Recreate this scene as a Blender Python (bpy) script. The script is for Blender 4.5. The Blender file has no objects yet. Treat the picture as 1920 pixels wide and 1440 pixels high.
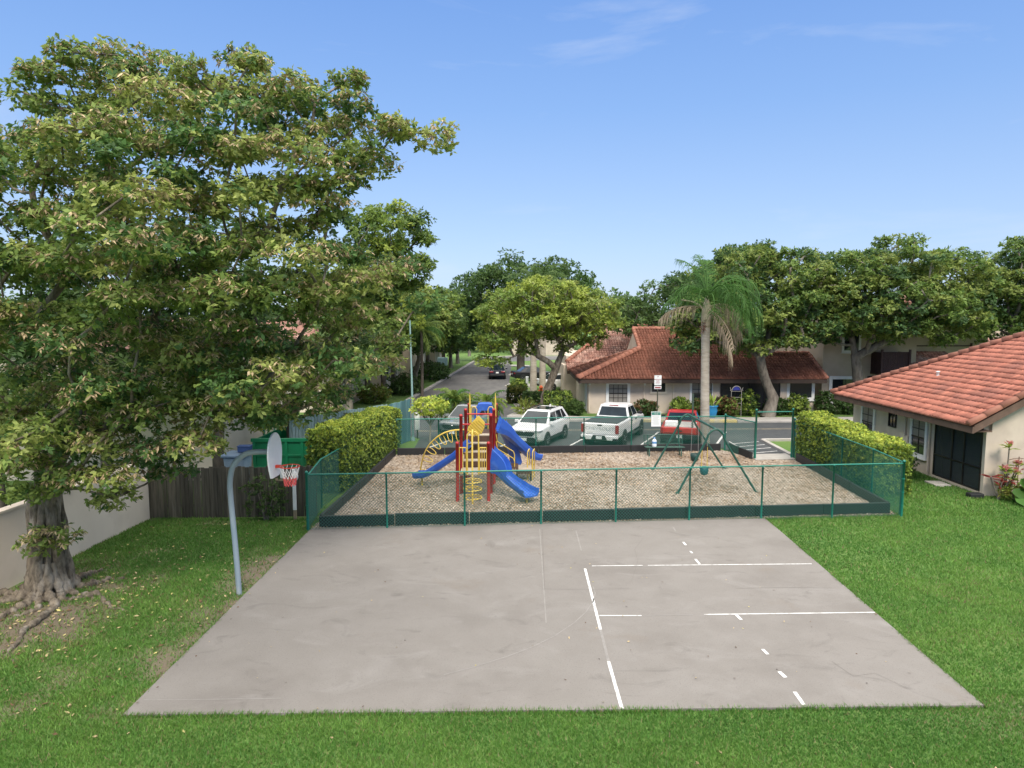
import bpy, math, random
import numpy as np
from mathutils import Vector, Matrix, noise as mnoise
C = bpy.context.scene.collection
R = math.radians
# ------------------------------------------------------------------ camera geometry (for laying the site out)
CAM_H = 6.5; FPX = 1280.0; PITCH = math.atan(123 / FPX)
_c, _s = math.cos(PITCH), math.sin(PITCH)
def G(u, v, z=0.0):
    cx = (u - 960) / FPX; cy = (720 - v) / FPX
    t = (z - CAM_H) / (cy * _c - _s)
    return (cx * t, (_c + cy * _s) * t)
def at(u, v, Y):
    cx = (u - 960) / FPX; cy = (720 - v) / FPX
    t = Y / (_c + cy * _s)
    return (cx * t, Y, CAM_H + (cy * _c - _s) * t)
# ------------------------------------------------------------------ materials
MATS = {}
def mat(name, c1, c2=None, c3=None, scale=4.0, scale3=0.6, rough=0.8, bump=0.0, bscale=30.0, metal=0.0, spec=0.4,
        island=0.0, lo=0.35, hi=0.65, stretch=(1, 1, 1), detail=4.0, coat=0.0, lo3=0.5, hi3=0.7, transl=0.0, bdist=0.02, alpha=1.0):
    if name in MATS: return MATS[name]
    m = bpy.data.materials.new(name); m.use_nodes = True
    nt = m.node_tree; N = nt.nodes; L = nt.links
    b = N['Principled BSDF']; out = N['Material Output']
    b.inputs['Roughness'].default_value = rough; b.inputs['Metallic'].default_value = metal
    b.inputs['Specular IOR Level'].default_value = spec
    if coat: b.inputs['Coat Weight'].default_value = coat; b.inputs['Coat Roughness'].default_value = 0.05
    tc = N.new('ShaderNodeTexCoord'); mp = N.new('ShaderNodeMapping'); mp.inputs['Scale'].default_value = stretch
    L.new(tc.outputs['Object'], mp.inputs['Vector'])
    def noi(sc, de=detail):
        n = N.new('ShaderNodeTexNoise'); n.inputs['Scale'].default_value = sc; n.inputs['Detail'].default_value = de
        n.inputs['Roughness'].default_value = 0.6
        L.new(mp.outputs['Vector'], n.inputs['Vector']); return n
    def ramp(src, a, z):
        r = N.new('ShaderNodeMapRange'); r.inputs['From Min'].default_value = a; r.inputs['From Max'].default_value = z
        L.new(src, r.inputs['Value']); return r.outputs['Result']
    def mix(f, a, z, mode='MIX'):
        x = N.new('ShaderNodeMix'); x.data_type = 'RGBA'; x.blend_type = mode
        if isinstance(f, float): x.inputs[0].default_value = f
        else: L.new(f, x.inputs[0])
        for s, v in ((6, a), (7, z)):
            if isinstance(v, tuple): x.inputs[s].default_value = v + (1,)
            else: L.new(v, x.inputs[s])
        return x.outputs[2]
    col = None
    if c2 is not None: col = mix(ramp(noi(scale).outputs['Fac'], lo, hi), tuple(c1), tuple(c2))
    if c3 is not None: col = mix(ramp(noi(scale3).outputs['Fac'], lo3, hi3), col if col is not None else tuple(c1), tuple(c3))
    if island:
        g = N.new('ShaderNodeNewGeometry')
        r = N.new('ShaderNodeMapRange'); r.inputs['To Min'].default_value = 1 - island; r.inputs['To Max'].default_value = 1 + island
        L.new(g.outputs['Random Per Island'], r.inputs['Value'])
        cb = N.new('ShaderNodeCombineColor')
        for k in range(3): L.new(r.outputs['Result'], cb.inputs[k])
        col = mix(1.0, col if col is not None else tuple(c1), cb.outputs[0], 'MULTIPLY')
    if col is None: b.inputs['Base Color'].default_value = tuple(c1) + (1,)
    else: L.new(col, b.inputs['Base Color'])
    if bump:
        bm = N.new('ShaderNodeBump'); bm.inputs['Strength'].default_value = bump; bm.inputs['Distance'].default_value = bdist
        L.new(noi(bscale, 5).outputs['Fac'], bm.inputs['Height']); L.new(bm.outputs[0], b.inputs['Normal'])
    if transl:
        t = N.new('ShaderNodeBsdfTranslucent'); ms = N.new('ShaderNodeMixShader'); ms.inputs[0].default_value = transl
        if col is None: t.inputs['Color'].default_value = tuple(c1) + (1,)
        else: L.new(col, t.inputs['Color'])
        L.new(b.outputs[0], ms.inputs[1]); L.new(t.outputs[0], ms.inputs[2]); L.new(ms.outputs[0], out.inputs['Surface'])
    if alpha < 1.0: b.inputs['Alpha'].default_value = alpha
    MATS[name] = m
    return m
def leafmat(name, c, d=None, isl=0.35, sc=0.9, tr=0.3, rough=0.55):
    d = d or tuple(x * 0.65 for x in c); tr = .42 if tr == .3 else tr
    return mat(name, c, d, scale=sc, rough=rough, island=isl, transl=tr, spec=0.35, lo=0.4, hi=0.6, detail=2)
# ------------------------------------------------------------------ mesh builder
ROOTM = {}
class MB:
    def __init__(s): s.V = []; s.F = []; s.M = []; s.S = []
    def add(s, vs, fs, mi=0, sm=False):
        o = len(s.V); s.V.extend([tuple(v) for v in vs])
        for f in fs: s.F.append([o + i for i in f]); s.M.append(mi); s.S.append(sm)
        return s
    def quad(s, a, b, c, d, mi=0): return s.add([a, b, c, d], [(0, 1, 2, 3)], mi)
    def poly(s, pts, mi=0): return s.add(pts, [tuple(range(len(pts)))], mi)
    def box(s, c, d, rz=0.0, mi=0, ry=0.0, rx=0.0):
        m = Matrix.Rotation(rz, 3, 'Z') @ Matrix.Rotation(ry, 3, 'Y') @ Matrix.Rotation(rx, 3, 'X'); c = Vector(c)
        vs = [c + m @ Vector((d[0] / 2 * i, d[1] / 2 * j, d[2] / 2 * k)) for i in (-1, 1) for j in (-1, 1) for k in (-1, 1)]
        return s.add(vs, [(0, 1, 3, 2), (4, 6, 7, 5), (0, 4, 5, 1), (2, 3, 7, 6), (0, 2, 6, 4), (1, 5, 7, 3)], mi)
    def fbox(s, O, U, N, u0, u1, z0, z1, n0, n1, mi=0):
        O, U, N = Vector(O), Vector(U), Vector(N); Z = Vector((0, 0, 1))
        vs = [O + U * u + N * n + Z * z for u in (u0, u1) for n in (n0, n1) for z in (z0, z1)]
        return s.add(vs, [(0, 1, 3, 2), (4, 6, 7, 5), (0, 4, 5, 1), (2, 3, 7, 6), (0, 2, 6, 4), (1, 5, 7, 3)], mi)
    def beam(s, a, b, w, h, mi=0):
        a, b = Vector(a), Vector(b); t = (b - a).normalized()
        up = Vector((0, 0, 1)) if abs(t.z) < 0.95 else Vector((0, 1, 0))
        x = t.cross(up).normalized(); y = x.cross(t)
        vs = [p + x * (w / 2 * i) + y * (h / 2 * j) for p in (a, b) for i in (-1, 1) for j in (-1, 1)]
        return s.add(vs, [(0, 1, 3, 2), (4, 6, 7, 5), (0, 4, 5, 1), (2, 3, 7, 6), (0, 2, 6, 4), (1, 5, 7, 3)], mi)
    def tube(s, pts, r, n=8, mi=0, cap=True, closed=False, sm=True, flut=None):
        P = [Vector(p) for p in pts]; k = len(P)
        rr = r if isinstance(r, (list, tuple)) else [r] * k
        vs = []; x = None
        for i in range(k):
            if closed: t = P[(i + 1) % k] - P[i - 1]
            else: t = P[min(i + 1, k - 1)] - P[max(i - 1, 0)]
            if t.length < 1e-9: t = Vector((0, 0, 1))
            t.normalize()
            if x is None:
                up = Vector((0, 0, 1)) if abs(t.z) < 0.9 else Vector((1, 0, 0))
                x = t.cross(up).normalized()
            else:
                x = (x - t * x.dot(t))
                x = x.normalized() if x.length > 1e-6 else t.orthogonal().normalized()
            y = t.cross(x)
            for j in range(n):
                a = 2 * math.pi * j / n; q = rr[i] * (1 if flut is None else flut(i, a))
                vs.append(P[i] + x * (q * math.cos(a)) + y * (q * math.sin(a)))
        fs = []
        for i in range(k if closed else k - 1):
            i2 = (i + 1) % k
            for j in range(n):
                j2 = (j + 1) % n
                fs.append((i * n + j, i * n + j2, i2 * n + j2, i2 * n + j))
        s.add(vs, fs, mi, sm)
        if cap and not closed:
            s.add(vs[:n], [tuple(reversed(range(n)))], mi); s.add(vs[-n:], [tuple(range(n))], mi)
        return s
    def lathe(s, prof, c=(0, 0, 0), n=16, mi=0, axis='z', sm=True):
        vs = []; c = Vector(c)
        for (r, z) in prof:
            for j in range(n):
                a = 2 * math.pi * j / n; p = (r * math.cos(a), r * math.sin(a), z)
                if axis == 'y': p = (p[0], p[2], p[1])
                if axis == 'x': p = (p[2], p[0], p[1])
                vs.append(c + Vector(p))
        fs = [(i * n + j, i * n + (j + 1) % n, (i + 1) * n + (j + 1) % n, (i + 1) * n + j) for i in range(len(prof) - 1) for j in range(n)]
        s.add(vs, fs, mi, sm)
        for e, rv in ((0, True), (len(prof) - 1, False)):
            if prof[e][0] > 1e-4:
                ring = vs[e * n:(e + 1) * n]; s.add(ring, [tuple(reversed(range(n))) if rv else tuple(range(n))], mi)
        return s
    def ball(s, c, r, n=10, mi=0, jit=0.0, rng=None):
        r = r if isinstance(r, (tuple, list)) else (r, r, r); vs = []; m = n // 2 + 1
        for i in range(m + 1):
            th = math.pi * i / m
            for j in range(n):
                a = 2 * math.pi * j / n; q = 1 + (rng.uniform(-jit, jit) if rng else 0)
                vs.append((c[0] + r[0] * q * math.sin(th) * math.cos(a), c[1] + r[1] * q * math.sin(th) * math.sin(a), c[2] + r[2] * q * math.cos(th)))
        fs = [(i * n + j, (i + 1) * n + j, (i + 1) * n + (j + 1) % n, i * n + (j + 1) % n) for i in range(m) for j in range(n)]
        return s.add(vs, fs, mi, True)
    def prism(s, poly, z0, z1, mi=0):
        n = len(poly); vs = [(p[0], p[1], z0) for p in poly] + [(p[0], p[1], z1) for p in poly]
        return s.add(vs, [tuple(reversed(range(n))), tuple(range(n, 2 * n))] + [(i, (i + 1) % n, n + (i + 1) % n, n + i) for i in range(n)], mi)
    def slab(s, pts, off, mi=0):
        """polygon extruded along the vector off"""
        n = len(pts); P = [Vector(p) for p in pts]; o = Vector(off)
        return s.add(P + [p + o for p in P], [tuple(reversed(range(n))), tuple(range(n, 2 * n))] + [(i, (i + 1) % n, n + (i + 1) % n, n + i) for i in range(n)], mi)
    def build(s, name, mats, parent=None, local=False, bevel=0.0, bseg=2):
        me = bpy.data.meshes.new(name)
        V = s.V
        if parent is not None and not local and parent.name in ROOTM:
            mi = ROOTM[parent.name].inverted(); V = [tuple(mi @ Vector(v)) for v in V]
        me.from_pydata(V, [], s.F)
        for m in (mats if isinstance(mats, (list, tuple)) else [mats]): me.materials.append(m)
        me.polygons.foreach_set('material_index', s.M); me.polygons.foreach_set('use_smooth', s.S); me.update()
        return link(name, me, parent, bevel, bseg)
def link(name, me, parent=None, bevel=0.0, bseg=2):
    o = bpy.data.objects.new(name, me); C.objects.link(o)
    if parent is not None:
        o.parent = parent
        if parent.name in ROOTM: ROOTM[o.name] = ROOTM[parent.name]
    if bevel:
        b = o.modifiers.new('bevel', 'BEVEL'); b.width = bevel; b.segments = bseg; b.limit_method = 'ANGLE'; b.angle_limit = R(40)
    return o
def np_mesh(name, V, F, MI, mats, parent=None, attr=None):
    """V (n,3), F (m,4) quads or (m,3) tris, in world space"""
    V = np.asarray(V, dtype=np.float64)
    if parent is not None and parent.name in ROOTM:
        mi = np.array(ROOTM[parent.name].inverted()); V = V @ mi[:3, :3].T + mi[:3, 3]
    me = bpy.data.meshes.new(name); k = F.shape[1]
    me.vertices.add(len(V)); me.vertices.foreach_set('co', V.astype(np.float32).ravel())
    me.loops.add(F.size); me.loops.foreach_set('vertex_index', F.astype(np.int32).ravel())
    me.polygons.add(len(F)); me.polygons.foreach_set('loop_start', np.arange(0, F.size, k, dtype=np.int32))
    for m in mats: me.materials.append(m)
    if MI is not None: me.polygons.foreach_set('material_index', MI.astype(np.int32))
    me.update(calc_edges=True)
    return link(name, me, parent)
def tag(o, label=None, cat=None, group=None, kind=None):
    if label: o['label'] = label
    if cat: o['category'] = cat
    if group: o['group'] = group
    if kind: o['kind'] = kind
    return o
def thing(name, label, cat, loc=(0, 0, 0), rz=0.0, group=None):
    o = bpy.data.objects.new(name, None); C.objects.link(o); o.empty_display_size = 0.2
    o.location = loc; o.rotation_euler = (0, 0, rz)
    ROOTM[o.name] = Matrix.Translation(loc) @ Matrix.Rotation(rz, 4, 'Z')
    return tag(o, label, cat, group)
def struct(name, mb, m, parent=None, **k):
    return tag(mb.build(name, m, parent, **k), kind='structure')
def text(name, body, size, m, parent, loc, rot, align='CENTER', ext=0.004, sx=1.0):
    cu = bpy.data.curves.new(name, 'FONT'); cu.body = body; cu.size = size; cu.extrude = ext
    cu.align_x = align; cu.align_y = 'CENTER'; cu.materials.append(m)
    tmp = bpy.data.objects.new(name + '_tmp', cu); C.objects.link(tmp); bpy.context.view_layer.update()
    me = bpy.data.meshes.new_from_object(tmp); bpy.data.objects.remove(tmp)
    if not me.materials: me.materials.append(m)
    o = bpy.data.objects.new(name, me); C.objects.link(o); o.parent = parent
    o.location = loc; o.rotation_euler = rot; o.scale = (sx, 1, 1)
    return o
def arc(c, r, a0, a1, n, plane='xz'):
    out = []
    for i in range(n + 1):
        a = a0 + (a1 - a0) * i / n; p, q = r * math.cos(a), r * math.sin(a)
        out.append((c[0] + p, c[1], c[2] + q) if plane == 'xz' else (c[0] + p, c[1] + q, c[2]) if plane == 'xy' else (c[0], c[1] + p, c[2] + q))
    return out
def smooth_path(pts, sub=6):
    P = [Vector(p) for p in pts]; out = []
    for i in range(len(P) - 1):
        p0, p1, p2, p3 = P[max(i - 1, 0)], P[i], P[i + 1], P[min(i + 2, len(P) - 1)]
        for k in range(sub):
            t = k / sub
            out.append(0.5 * (2 * p1 + (p2 - p0) * t + (2 * p0 - 5 * p1 + 4 * p2 - p3) * t * t + (3 * p1 - p0 - 3 * p2 + p3) * t ** 3))
    out.append(P[-1]); return out
# ------------------------------------------------------------------ foliage
def unit(a): return a / np.maximum(np.linalg.norm(a, axis=-1, keepdims=True), 1e-9)
def rosettes(rng, cen, axis, nl, L, W, th=(0.7, 1.7), droop=0.25, fold=0.18, lv=0.3):
    """nl leaves round every centre: a folded rhombus each. Returns V, F"""
    n = len(cen); c = np.repeat(cen, nl, 0); a = np.repeat(unit(axis), nl, 0)
    ph = rng.uniform(0, 2 * np.pi, n * nl); t = rng.uniform(th[0], th[1], n * nl)
    ref = np.where(np.abs(a[:, 2:3]) < 0.9, np.array([[0, 0, 1.0]]), np.array([[1.0, 0, 0]]))
    x = unit(np.cross(a, ref)); y = np.cross(a, x)
    d = a * np.cos(t)[:, None] + (x * np.cos(ph)[:, None] + y * np.sin(ph)[:, None]) * np.sin(t)[:, None]
    d[:, 2] -= droop; d = unit(d + rng.normal(0, 0.15, d.shape))
    s = unit(np.cross(d, a + rng.normal(0, 0.25, a.shape))); nn = np.cross(s, d)
    l = (L * rng.uniform(1 - lv, 1 + lv, n * nl))[:, None]; w = l * (W / L)
    p = c + rng.normal(0, L * 0.12, c.shape)
    v0 = p; v1 = p + d * l * 0.5 + s * w * 0.5 + nn * w * fold; v2 = p + d * l; v3 = p + d * l * 0.5 - s * w * 0.5 + nn * w * fold
    V = np.stack([v0, v1, v2, v3], 1).reshape(-1, 3)
    F = np.arange(len(V)).reshape(-1, 4)
    return V, F
def in_blobs(rng, blobs, sep, shell=0.5, tries=60, cap=2000):
    """clump centres inside ellipsoids (cx,cy,cz,rx,ry,rz), at least sep apart"""
    pts = []; vol = [b[3] * b[4] * b[5] for b in blobs]; tot = sum(vol); cellh = {}
    def ok(p):
        k = tuple(int(math.floor(q / sep)) for q in p)
        for i in (-1, 0, 1):
            for j in (-1, 0, 1):
                for l in (-1, 0, 1):
                    for q in cellh.get((k[0] + i, k[1] + j, k[2] + l), ()):
                        if (q[0] - p[0]) ** 2 + (q[1] - p[1]) ** 2 + (q[2] - p[2]) ** 2 < sep * sep: return False
        cellh.setdefault(k, []).append(p); return True
    for b, v in zip(blobs, vol):
        m = max(6, int(v / sep ** 3 * tries * 0.12))
        d = unit(rng.normal(0, 1, (m, 3))); r = (rng.uniform(shell ** 3, 1, m)) ** (1 / 3)
        P = np.array(b[:3]) + d * r[:, None] * np.array(b[3:6])
        for p in P:
            if len(pts) < cap and ok(tuple(p)): pts.append(tuple(p))
    return np.array(pts)
def grow(rng, trunk, trunk_r, targets, step=0.8, alpha=0.35, e=2.3, tip=0.02, sag=0.12, wig=0.14):
    """greedy branching: every target joins the nearest node; pipe-model radii. Returns list of (pts, radii) chains"""
    pos = [np.array(p, float) for p in trunk]; par = [-1] + list(range(len(trunk) - 1)); path = [0.0]
    for i in range(1, len(trunk)): path.append(path[-1] + np.linalg.norm(pos[i] - pos[i - 1]) * 0.2)
    start = max(1, int(len(trunk) * 0.55))
    order = np.argsort(np.linalg.norm(targets - pos[-1], axis=1)); tips = []
    A = np.array(pos); PA = np.array(path); live = np.array([i >= start for i in range(len(pos))])
    for k in order:
        t = targets[k]
        dist = np.linalg.norm(A - t, axis=1); up = np.maximum(0, A[:, 2] - t[2]) * 0.6
        cost = dist + alpha * PA + up + np.where(live, 0, 1e6)
        j = int(np.argmin(cost)); D = dist[j]; n = max(1, int(round(D / step)))
        a = A[j].copy(); prev = j; side = rng.normal(0, 1, 3) * wig * D ** 0.5
        new = []
        for i in range(1, n + 1):
            f = i / n; p = a + (t - a) * f + side * math.sin(math.pi * f) * 0.6
            p[2] += math.sin(math.pi * f) * sag * D * 0.35
            pos.append(p); par.append(prev); path.append(path[prev] + D / n); prev = len(pos) - 1; new.append(p)
        A = np.vstack([A, np.array(new)]); PA = np.append(PA, path[-n:]); live = np.append(live, np.ones(n, bool))
        tips.append(prev)
    N = len(pos); ch = [[] for _ in range(N)]
    for i in range(1, N): ch[par[i]].append(i)
    rad = np.zeros(N)
    for i in range(N - 1, -1, -1):
        rad[i] = (sum(rad[c] ** e for c in ch[i])) ** (1 / e) if ch[i] else tip
    k0 = len(trunk) - 1
    sc = trunk_r[-1] / max(rad[k0], 1e-6)
    for i in range(N):
        if i < len(trunk): rad[i] = trunk_r[i]
        else: rad[i] = max(tip * 0.6, rad[i] * (sc if sc < 1 else min(sc, 1.6)))
    chains = []; stack = [(0, None)]
    while stack:
        i, p = stack.pop(); pts = [pos[p], pos[i]] if p is not None else [pos[i]]
        rr = [min(rad[p], rad[i] * 1.15), rad[i]] if p is not None else [rad[i]]
        while ch[i]:
            c = sorted(ch[i], key=lambda q: -rad[q])
            if i < len(trunk) - 1: c = [i + 1] + [q for q in ch[i] if q != i + 1]
            for q in c[1:]: stack.append((q, i))
            i = c[0]; pts.append(pos[i]); rr.append(rad[i])
        chains.append((pts, rr))
    return chains
def tree(name, label, trunk, trunk_r, blobs, rng_seed, leaf_mats, bark, cat='tree', group=None, sep=0.9, shell=0.45, clump=0.6, ros=26, nl=6,
         L=0.2, W=0.09, probs=None, droop=0.2, flat=0.6, cap=400, tip=0.02, pods=None, pod_p=0.0, extra_wood=None, alpha=0.35, th=(0.7, 1.6)):
    rng = np.random.default_rng(rng_seed)
    base = trunk[0]
    t = thing(name, label, cat, (base[0], base[1], 0), 0, group)
    cen = in_blobs(rng, blobs, sep, shell, cap=cap)
    chains = grow(rng, trunk, trunk_r, cen, tip=tip, alpha=alpha)
    mb = MB()
    for pts, rr in chains:
        n = 10 if max(rr) > 0.12 else 6 if max(rr) > 0.04 else 4
        mb.tube(pts, list(rr), n, cap=False)
    if extra_wood: extra_wood(mb)
    mb.build('trunk', bark, t)
    # leaf rosettes
    n = len(cen); c = np.repeat(cen, ros, 0)
    d = unit(rng.normal(0, 1, (n * ros, 3))); r = rng.uniform(0.15, 1, n * ros) ** 0.5
    cr = np.repeat(clump * rng.uniform(0.75, 1.3, n), ros)
    off = d * (r * cr)[:, None]; off[:, 2] *= flat
    P = c + off
    ax = off / np.maximum(cr[:, None], 1e-6) * 0.8 + np.array([0, 0, 0.75]) + rng.normal(0, 0.35, off.shape)
    V, F = rosettes(rng, P, ax, nl, L, W, th, droop)
    km = len(leaf_mats); probs = probs or [1 / km] * km
    cm = rng.choice(km, n, p=probs); mi = np.repeat(cm, ros)
    flip = rng.random(n * ros) < 0.3; mi = np.where(flip, rng.choice(km, n * ros, p=probs), mi)
    MI = np.repeat(mi, nl)
    mats = list(leaf_mats)
    if pods is not None:
        outer = (d[:, 2] > -0.2) & (r > 0.5)
        sel = outer & (np.repeat(rng.random(n) < pod_p, ros)) & (rng.random(n * ros) < 0.6)
        pc = P[sel]
        if len(pc):
            V2, F2 = rosettes(rng, pc, np.tile([0, 0, 1.0], (len(pc), 1)) + rng.normal(0, .2, pc.shape), 6, L * 1.2, W * 0.62, (0.9, 1.5), 1.0)
            F = np.vstack([F, F2 + len(V)]); V = np.vstack([V, V2]); MI = np.append(MI, np.full(len(F2), len(mats)))
            mats.append(pods)
    np_mesh('crown', V, F, MI, mats, t)
    return t
def bush(name, label, c, r, seed, mats, cat='bush', group=None, n=260, nl=6, L=0.12, W=0.06, box=False, probs=None, stem=True, part='foliage', droop=0.1, taper=0.0):
    """a leafy mass; c centre (x,y,z), r radii; box=True for a clipped block"""
    rng = np.random.default_rng(seed)
    t = thing(name, label, cat, (c[0], c[1], max(0.0, c[2] - r[2])), 0, group)
    if box:
        p = rng.uniform(-1, 1, (n, 3)); k = rng.integers(0, 3, n)
        s = np.sign(rng.uniform(-1, 1, n)); q = rng.random(n) < 0.8
        p[np.arange(n), k] = np.where(q, s * rng.uniform(0.85, 1.0, n), p[np.arange(n), k])
        ax = unit(np.sign(p) * (np.abs(p) ** 6) + 1e-3)
    else:
        d = unit(rng.normal(0, 1, (n, 3))); p = d * (rng.uniform(0.25, 1, n) ** 0.4)[:, None]; ax = d
        p *= 1 + 0.18 * np.sin(d[:, :1] * 5 + seed) * np.cos(d[:, 1:2] * 4 + d[:, 2:3] * 3)
    P = np.array(c) + p * np.array(r)
    V, F = rosettes(rng, P, ax + np.array([0, 0, 0.4]) + rng.normal(0, .3, P.shape), nl, L, W, (0.4, 1.5), droop)
    V[:, 2] = np.maximum(V[:, 2], 0.02)
    km = len(mats); MI = np.repeat(rng.choice(km, n, p=probs or [1 / km] * km), nl)
    np_mesh(part, V, F, MI, mats, t)
    if stem:
        mb = MB(); z0 = 0.0
        for i in range(5):
            a = rng.uniform(0, 6.28); q = rng.uniform(.2, .6)
            mb.tube([(c[0] + math.cos(a) * .05, c[1] + math.sin(a) * .05, z0), (c[0] + math.cos(a) * r[0] * q, c[1] + math.sin(a) * r[1] * q, c[2] + r[2] * .3)], [.03, .012], 5)
        mb.build('stem', MATS['bark_grey'], t)
    return t
# ------------------------------------------------------------------ palette
mat('bark_grey', (.22, .19, .155), (.10, .085, .07), (.30, .27, .23), scale=6, rough=.9, bump=.6, bscale=14, stretch=(1, 1, .35))
mat('bark_pale', (.29, .24, .18), (.085, .068, .052), (.36, .32, .27), scale=8, scale3=3, rough=.95, bump=1.0, bscale=22, stretch=(1, 1, .4), bdist=.05, lo3=.54, hi3=.7, detail=8)
mat('bark_dark', (.10, .085, .07), (.05, .042, .035), (.16, .14, .12), scale=6, rough=.95, bump=.6, bscale=14, stretch=(1, 1, .35))
mat('palm_bark', (.42, .38, .32), (.30, .26, .21), (.50, .46, .40), scale=9, rough=.9, bump=.5, bscale=20, stretch=(.3, .3, 2.2))
mat('teal', (.012, .16, .115), (.016, .20, .15), scale=2, rough=.4, spec=.5)
mat('teal_wire', (.010, .13, .095), rough=.45, spec=.5)
mat('dark_green', (.010, .062, .044), (.016, .082, .06), scale=3, rough=.38, spec=.5)
mat('red_paint', (.43, .018, .022), (.36, .014, .018), (.47, .06, .055), scale=2, scale3=2.5, rough=.42, spec=.45, lo3=.5, hi3=.8)
mat('yellow_paint', (.64, .46, .08), (.56, .39, .06), (.62, .50, .20), scale=2, scale3=4, rough=.45, spec=.45, lo3=.52, hi3=.8)
mat('blue_plastic', (.022, .085, .42), (.03, .115, .48), (.075, .18, .50), scale=1.3, scale3=3, rough=.4, spec=.45, lo3=.52, hi3=.8, bump=.06, bscale=40)
mat('deck_brown', (.085, .045, .03), (.06, .033, .024), scale=8, rough=.7)
mat('deck_tan', (.42, .36, .28), (.34, .29, .23), scale=8, rough=.8)
mat('stucco', (.62, .52, .43), (.56, .465, .385), (.50, .415, .34), scale=1.2, rough=.92, bump=.25, bscale=60)
mat('stucco_pale', (.70, .60, .495), (.64, .545, .445), (.55, .465, .38), scale=.7, rough=.92, bump=.2, bscale=60, lo3=.55, hi3=.75)
mat('white_trim', (.78, .78, .77), (.72, .72, .71), scale=3, rough=.6)
mat('fascia', (.045, .028, .022), (.06, .04, .03), scale=5, rough=.75)
mat('glass', (.018, .022, .028), rough=.06, spec=.7)
mat('glass_car', (.008, .014, .018), (.02, .03, .036), scale=1.5, rough=.03, spec=.5)
mat('blind', (.30, .28, .25), (.22, .20, .18), scale=1, rough=.5, stretch=(.2, .2, 12))
mat('frame_bronze', (.025, .022, .02), rough=.4, metal=.3)
mat('white_paint', (.74, .74, .735), (.70, .70, .70), scale=1, rough=.3, coat=.6)
mat('black_plastic', (.016, .017, .019), (.022, .023, .025), scale=6, rough=.55)
mat('tyre', (.014, .014, .015), (.02, .02, .02), scale=10, rough=.85)
mat('alloy', (.55, .56, .58), rough=.28, metal=.9)
mat('chrome', (.6, .6, .62), rough=.18, metal=1.0)
mat('concrete', (.40, .375, .345), (.34, .32, .295), (.45, .43, .40), scale=2, rough=.9, bump=.25, bscale=40)
mat('white_mark', (.74, .74, .73), (.40, .385, .365), scale=8, rough=.8, lo=.45, hi=.66, detail=8)
# ================================================================== ground
COURT = [G(230, 1340, .05), G(1845, 1322, .05), (8.22, 21.62), (-6.2, 20.62)]
PLAY = [(-6.2, 20.55), (12.75, 22.15), (12.95, 31.2), (11.2, 31.1), (10.4, 33.2), (-5.6, 32.05)]
TREE_B = (-11.0, 15.75)
def inside(x, y, poly):
    r = np.zeros(np.shape(x), bool); n = len(poly); j = n - 1
    for i in range(n):
        xi, yi = poly[i]; xj, yj = poly[j]
        r ^= ((yi > y) != (yj > y)) & (x < (xj - xi) * (y - yi) / (yj - yi + 1e-12) + xi); j = i
    return r
def nz(x, y, s, o=0.0): return mnoise.noise(Vector((x * s + o, y * s - o, o * .37))) 
def dirt(x, y):
    d = math.hypot(x - TREE_B[0] - .8, y - TREE_B[1] + 1.0); e = 0.0
    if x < -5.0 and y < 24:
        e += max(0, 1 - d / 4.4) * .62
        ex = COURT[0][0] + (COURT[3][0] - COURT[0][0]) * (y - COURT[0][1]) / (COURT[3][1] - COURT[0][1])
        if 10.5 < y < 21: e += max(0, 1 - abs(x - ex) / 1.3) * .42
        e += .19
        e += .5 * nz(x, y, .55, 3.1) + .38 * nz(x, y, 1.5, 7.7) - .18
        if y > 18: e -= (y - 18) * .14
        if y > 21.0: e += .5
    else:
        e += .30 * nz(x, y, .35, 1.7) + .2 * nz(x, y, 1.1, 5.3) - .22
        if 10.0 < y < 11.2: e += .14
        if x > 5.5 and y < 11.8: e += .24 * min(1, (x - 5.5) / 2)
    return min(1.0, max(0.0, (e - .08) * 2.0))
xs = np.unique(np.round(np.concatenate([[-900, -300, -120, -70, -45, -30, -22, -17], np.arange(-14, 20.01, .3), [22, 26, 32, 45, 70, 120, 300, 900]]), 3))
ys = np.unique(np.round(np.concatenate([[-200, -40, 0, 5], np.arange(8, 26.01, .3), [28, 31, 35, 40, 50, 60, 80, 120, 200, 500, 1500]]), 3))
V = [(x, y, 0.0) for y in ys for x in xs]; nx = len(xs)
F = [(j * nx + i, j * nx + i + 1, (j + 1) * nx + i + 1, (j + 1) * nx + i) for j in range(len(ys) - 1) for i in range(nx - 1)]
me = bpy.data.meshes.new('ground'); me.from_pydata(V, [], F)
at_ = me.attributes.new('bare', 'FLOAT', 'POINT'); at_.data.foreach_set('value', [dirt(v[0], v[1]) if -14.1 < v[0] < 20.1 and 7.9 < v[1] < 26.1 else 0.0 for v in V])
ground = link('ground', me); ground['kind'] = 'structure'
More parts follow.
